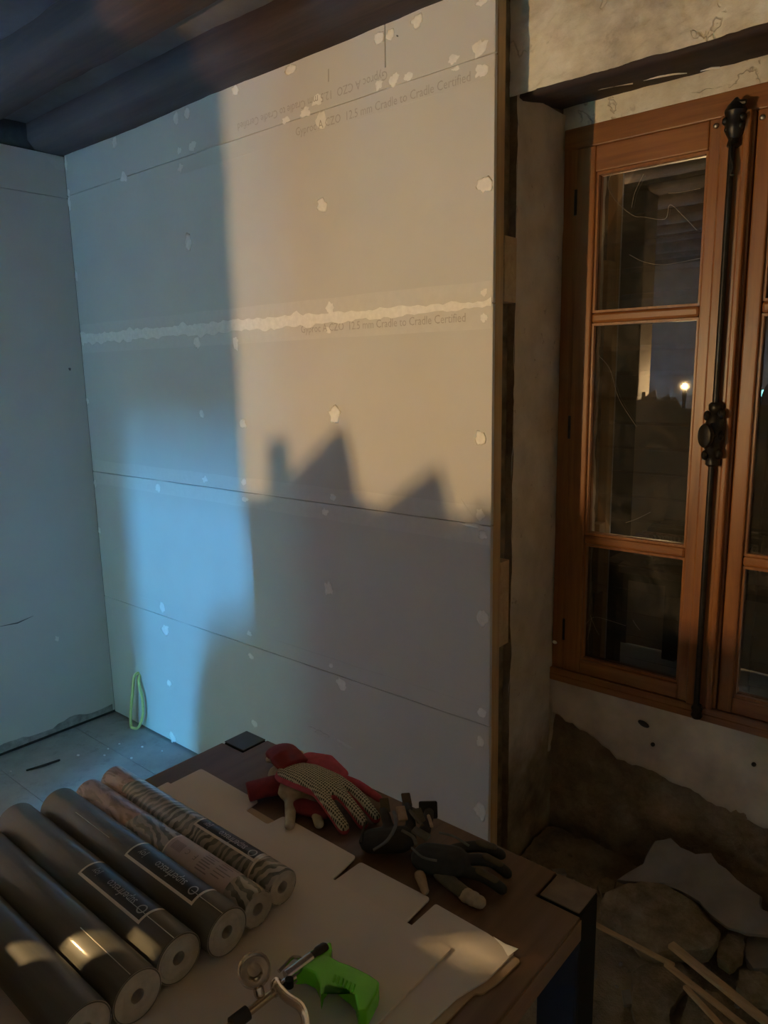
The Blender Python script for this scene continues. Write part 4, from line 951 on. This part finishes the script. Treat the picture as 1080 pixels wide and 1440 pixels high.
V = [(0,0,.98),(0,0,1.15),(0,0,1.32),(0,0,1.46),(0,0,1.55),(0,.02,1.64),(0,.02,1.72)]; E = [(i,i+1) for i in range(6)]; RD = [(.16,.11),(.15,.105),(.175,.115),(.13,.09),(.058,.058),(.075,.085),(.065,.08)]
for s in (-1, 1):
    n = len(V); V += [(s*.17,0,1.47),(s*.235,-.02,1.20),(s*.25,.06,.97),(s*.25,.09,.90)]; E += [(3,n),(n,n+1),(n+1,n+2),(n+2,n+3)]; RD += [.062,.05,.038,.035]
    n = len(V); V += [(s*.10,0,.90),(s*.11,.01,.50),(s*.12,-.02,.10),(s*.13,.12,.045)]; E += [(0,n),(n,n+1),(n+1,n+2),(n+2,n+3)]; RD += [.095,.065,.046,.045]
if True:
    body = skin_body('body', V, E, RD, COAT)
    bm = new(); sphere(bm, (PX, PY+.025, 1.695), (.078, .098, .115), 18); sphere(bm, (PX, PY+.122, 1.685), (.014, .018, .022), 8)
    for s in (-1, 1): sphere(bm, (PX+s*.079, PY+.02, 1.69), (.012, .022, .034), 8)
    face = melt(bm, 'head', SKIN, pr, .006, 4)
    bm = new(); sphere(bm, (PX, PY+.008, 1.735), (.086, .105, .095), 16); melt(bm, 'hair', HAIRM, pr, .006, 4)
    bm = new(); tube(bm, [(PX, PY, 1.42), (PX, PY, 1.20), (PX, PY+.005, .85), (PX, PY+.01, .50), (PX, PY+.01, .28)], [.20, .26, .285, .29, .29], 20, .62, (0, 1, 0)); obj('blocking_coat', bm, COAT, pr, True)  # coat added and widened to block daylight between legs and arms
    for s in (-1, 1):
        bm = new(); capsule(bm, [(PX+s*.25, PY+.09, .90), (PX+s*.25, PY+.10, .84)], [.034, .036], 10, .5, (1, 0, 0))
        for k in range(4): capsule(bm, [(PX+s*.25, PY+.075+.018*k, .83), (PX+s*.247, PY+.082+.018*k, .785-.004*abs(k-1.5)), (PX+s*.238, PY+.085+.018*k, .755+.006*abs(k-1.5))], [.0095, .009, .008], 8)
        capsule(bm, [(PX+s*.25, PY+.125, .875), (PX+s*.245, PY+.155, .84), (PX+s*.24, PY+.16, .815)], [.011, .010, .009], 8); melt(bm, 'hand', SKIN, pr, .004, 3)
        bm = new(); capsule(bm, [(PX+s*.12, PY-.05, .04), (PX+s*.13, PY+.16, .035)], [.042, .040], 12); melt(bm, 'shoe', BLACKSTEEL, pr, .006, 3)
        bm = new(); capsule(bm, [(PX+s*.095, PY, .93), (PX+s*.11, PY+.01, .50), (PX+s*.12, PY-.02, .10)], [.112, .076, .066], 14); melt(bm, 'trouser_leg', JEANS, pr, .008, 3)
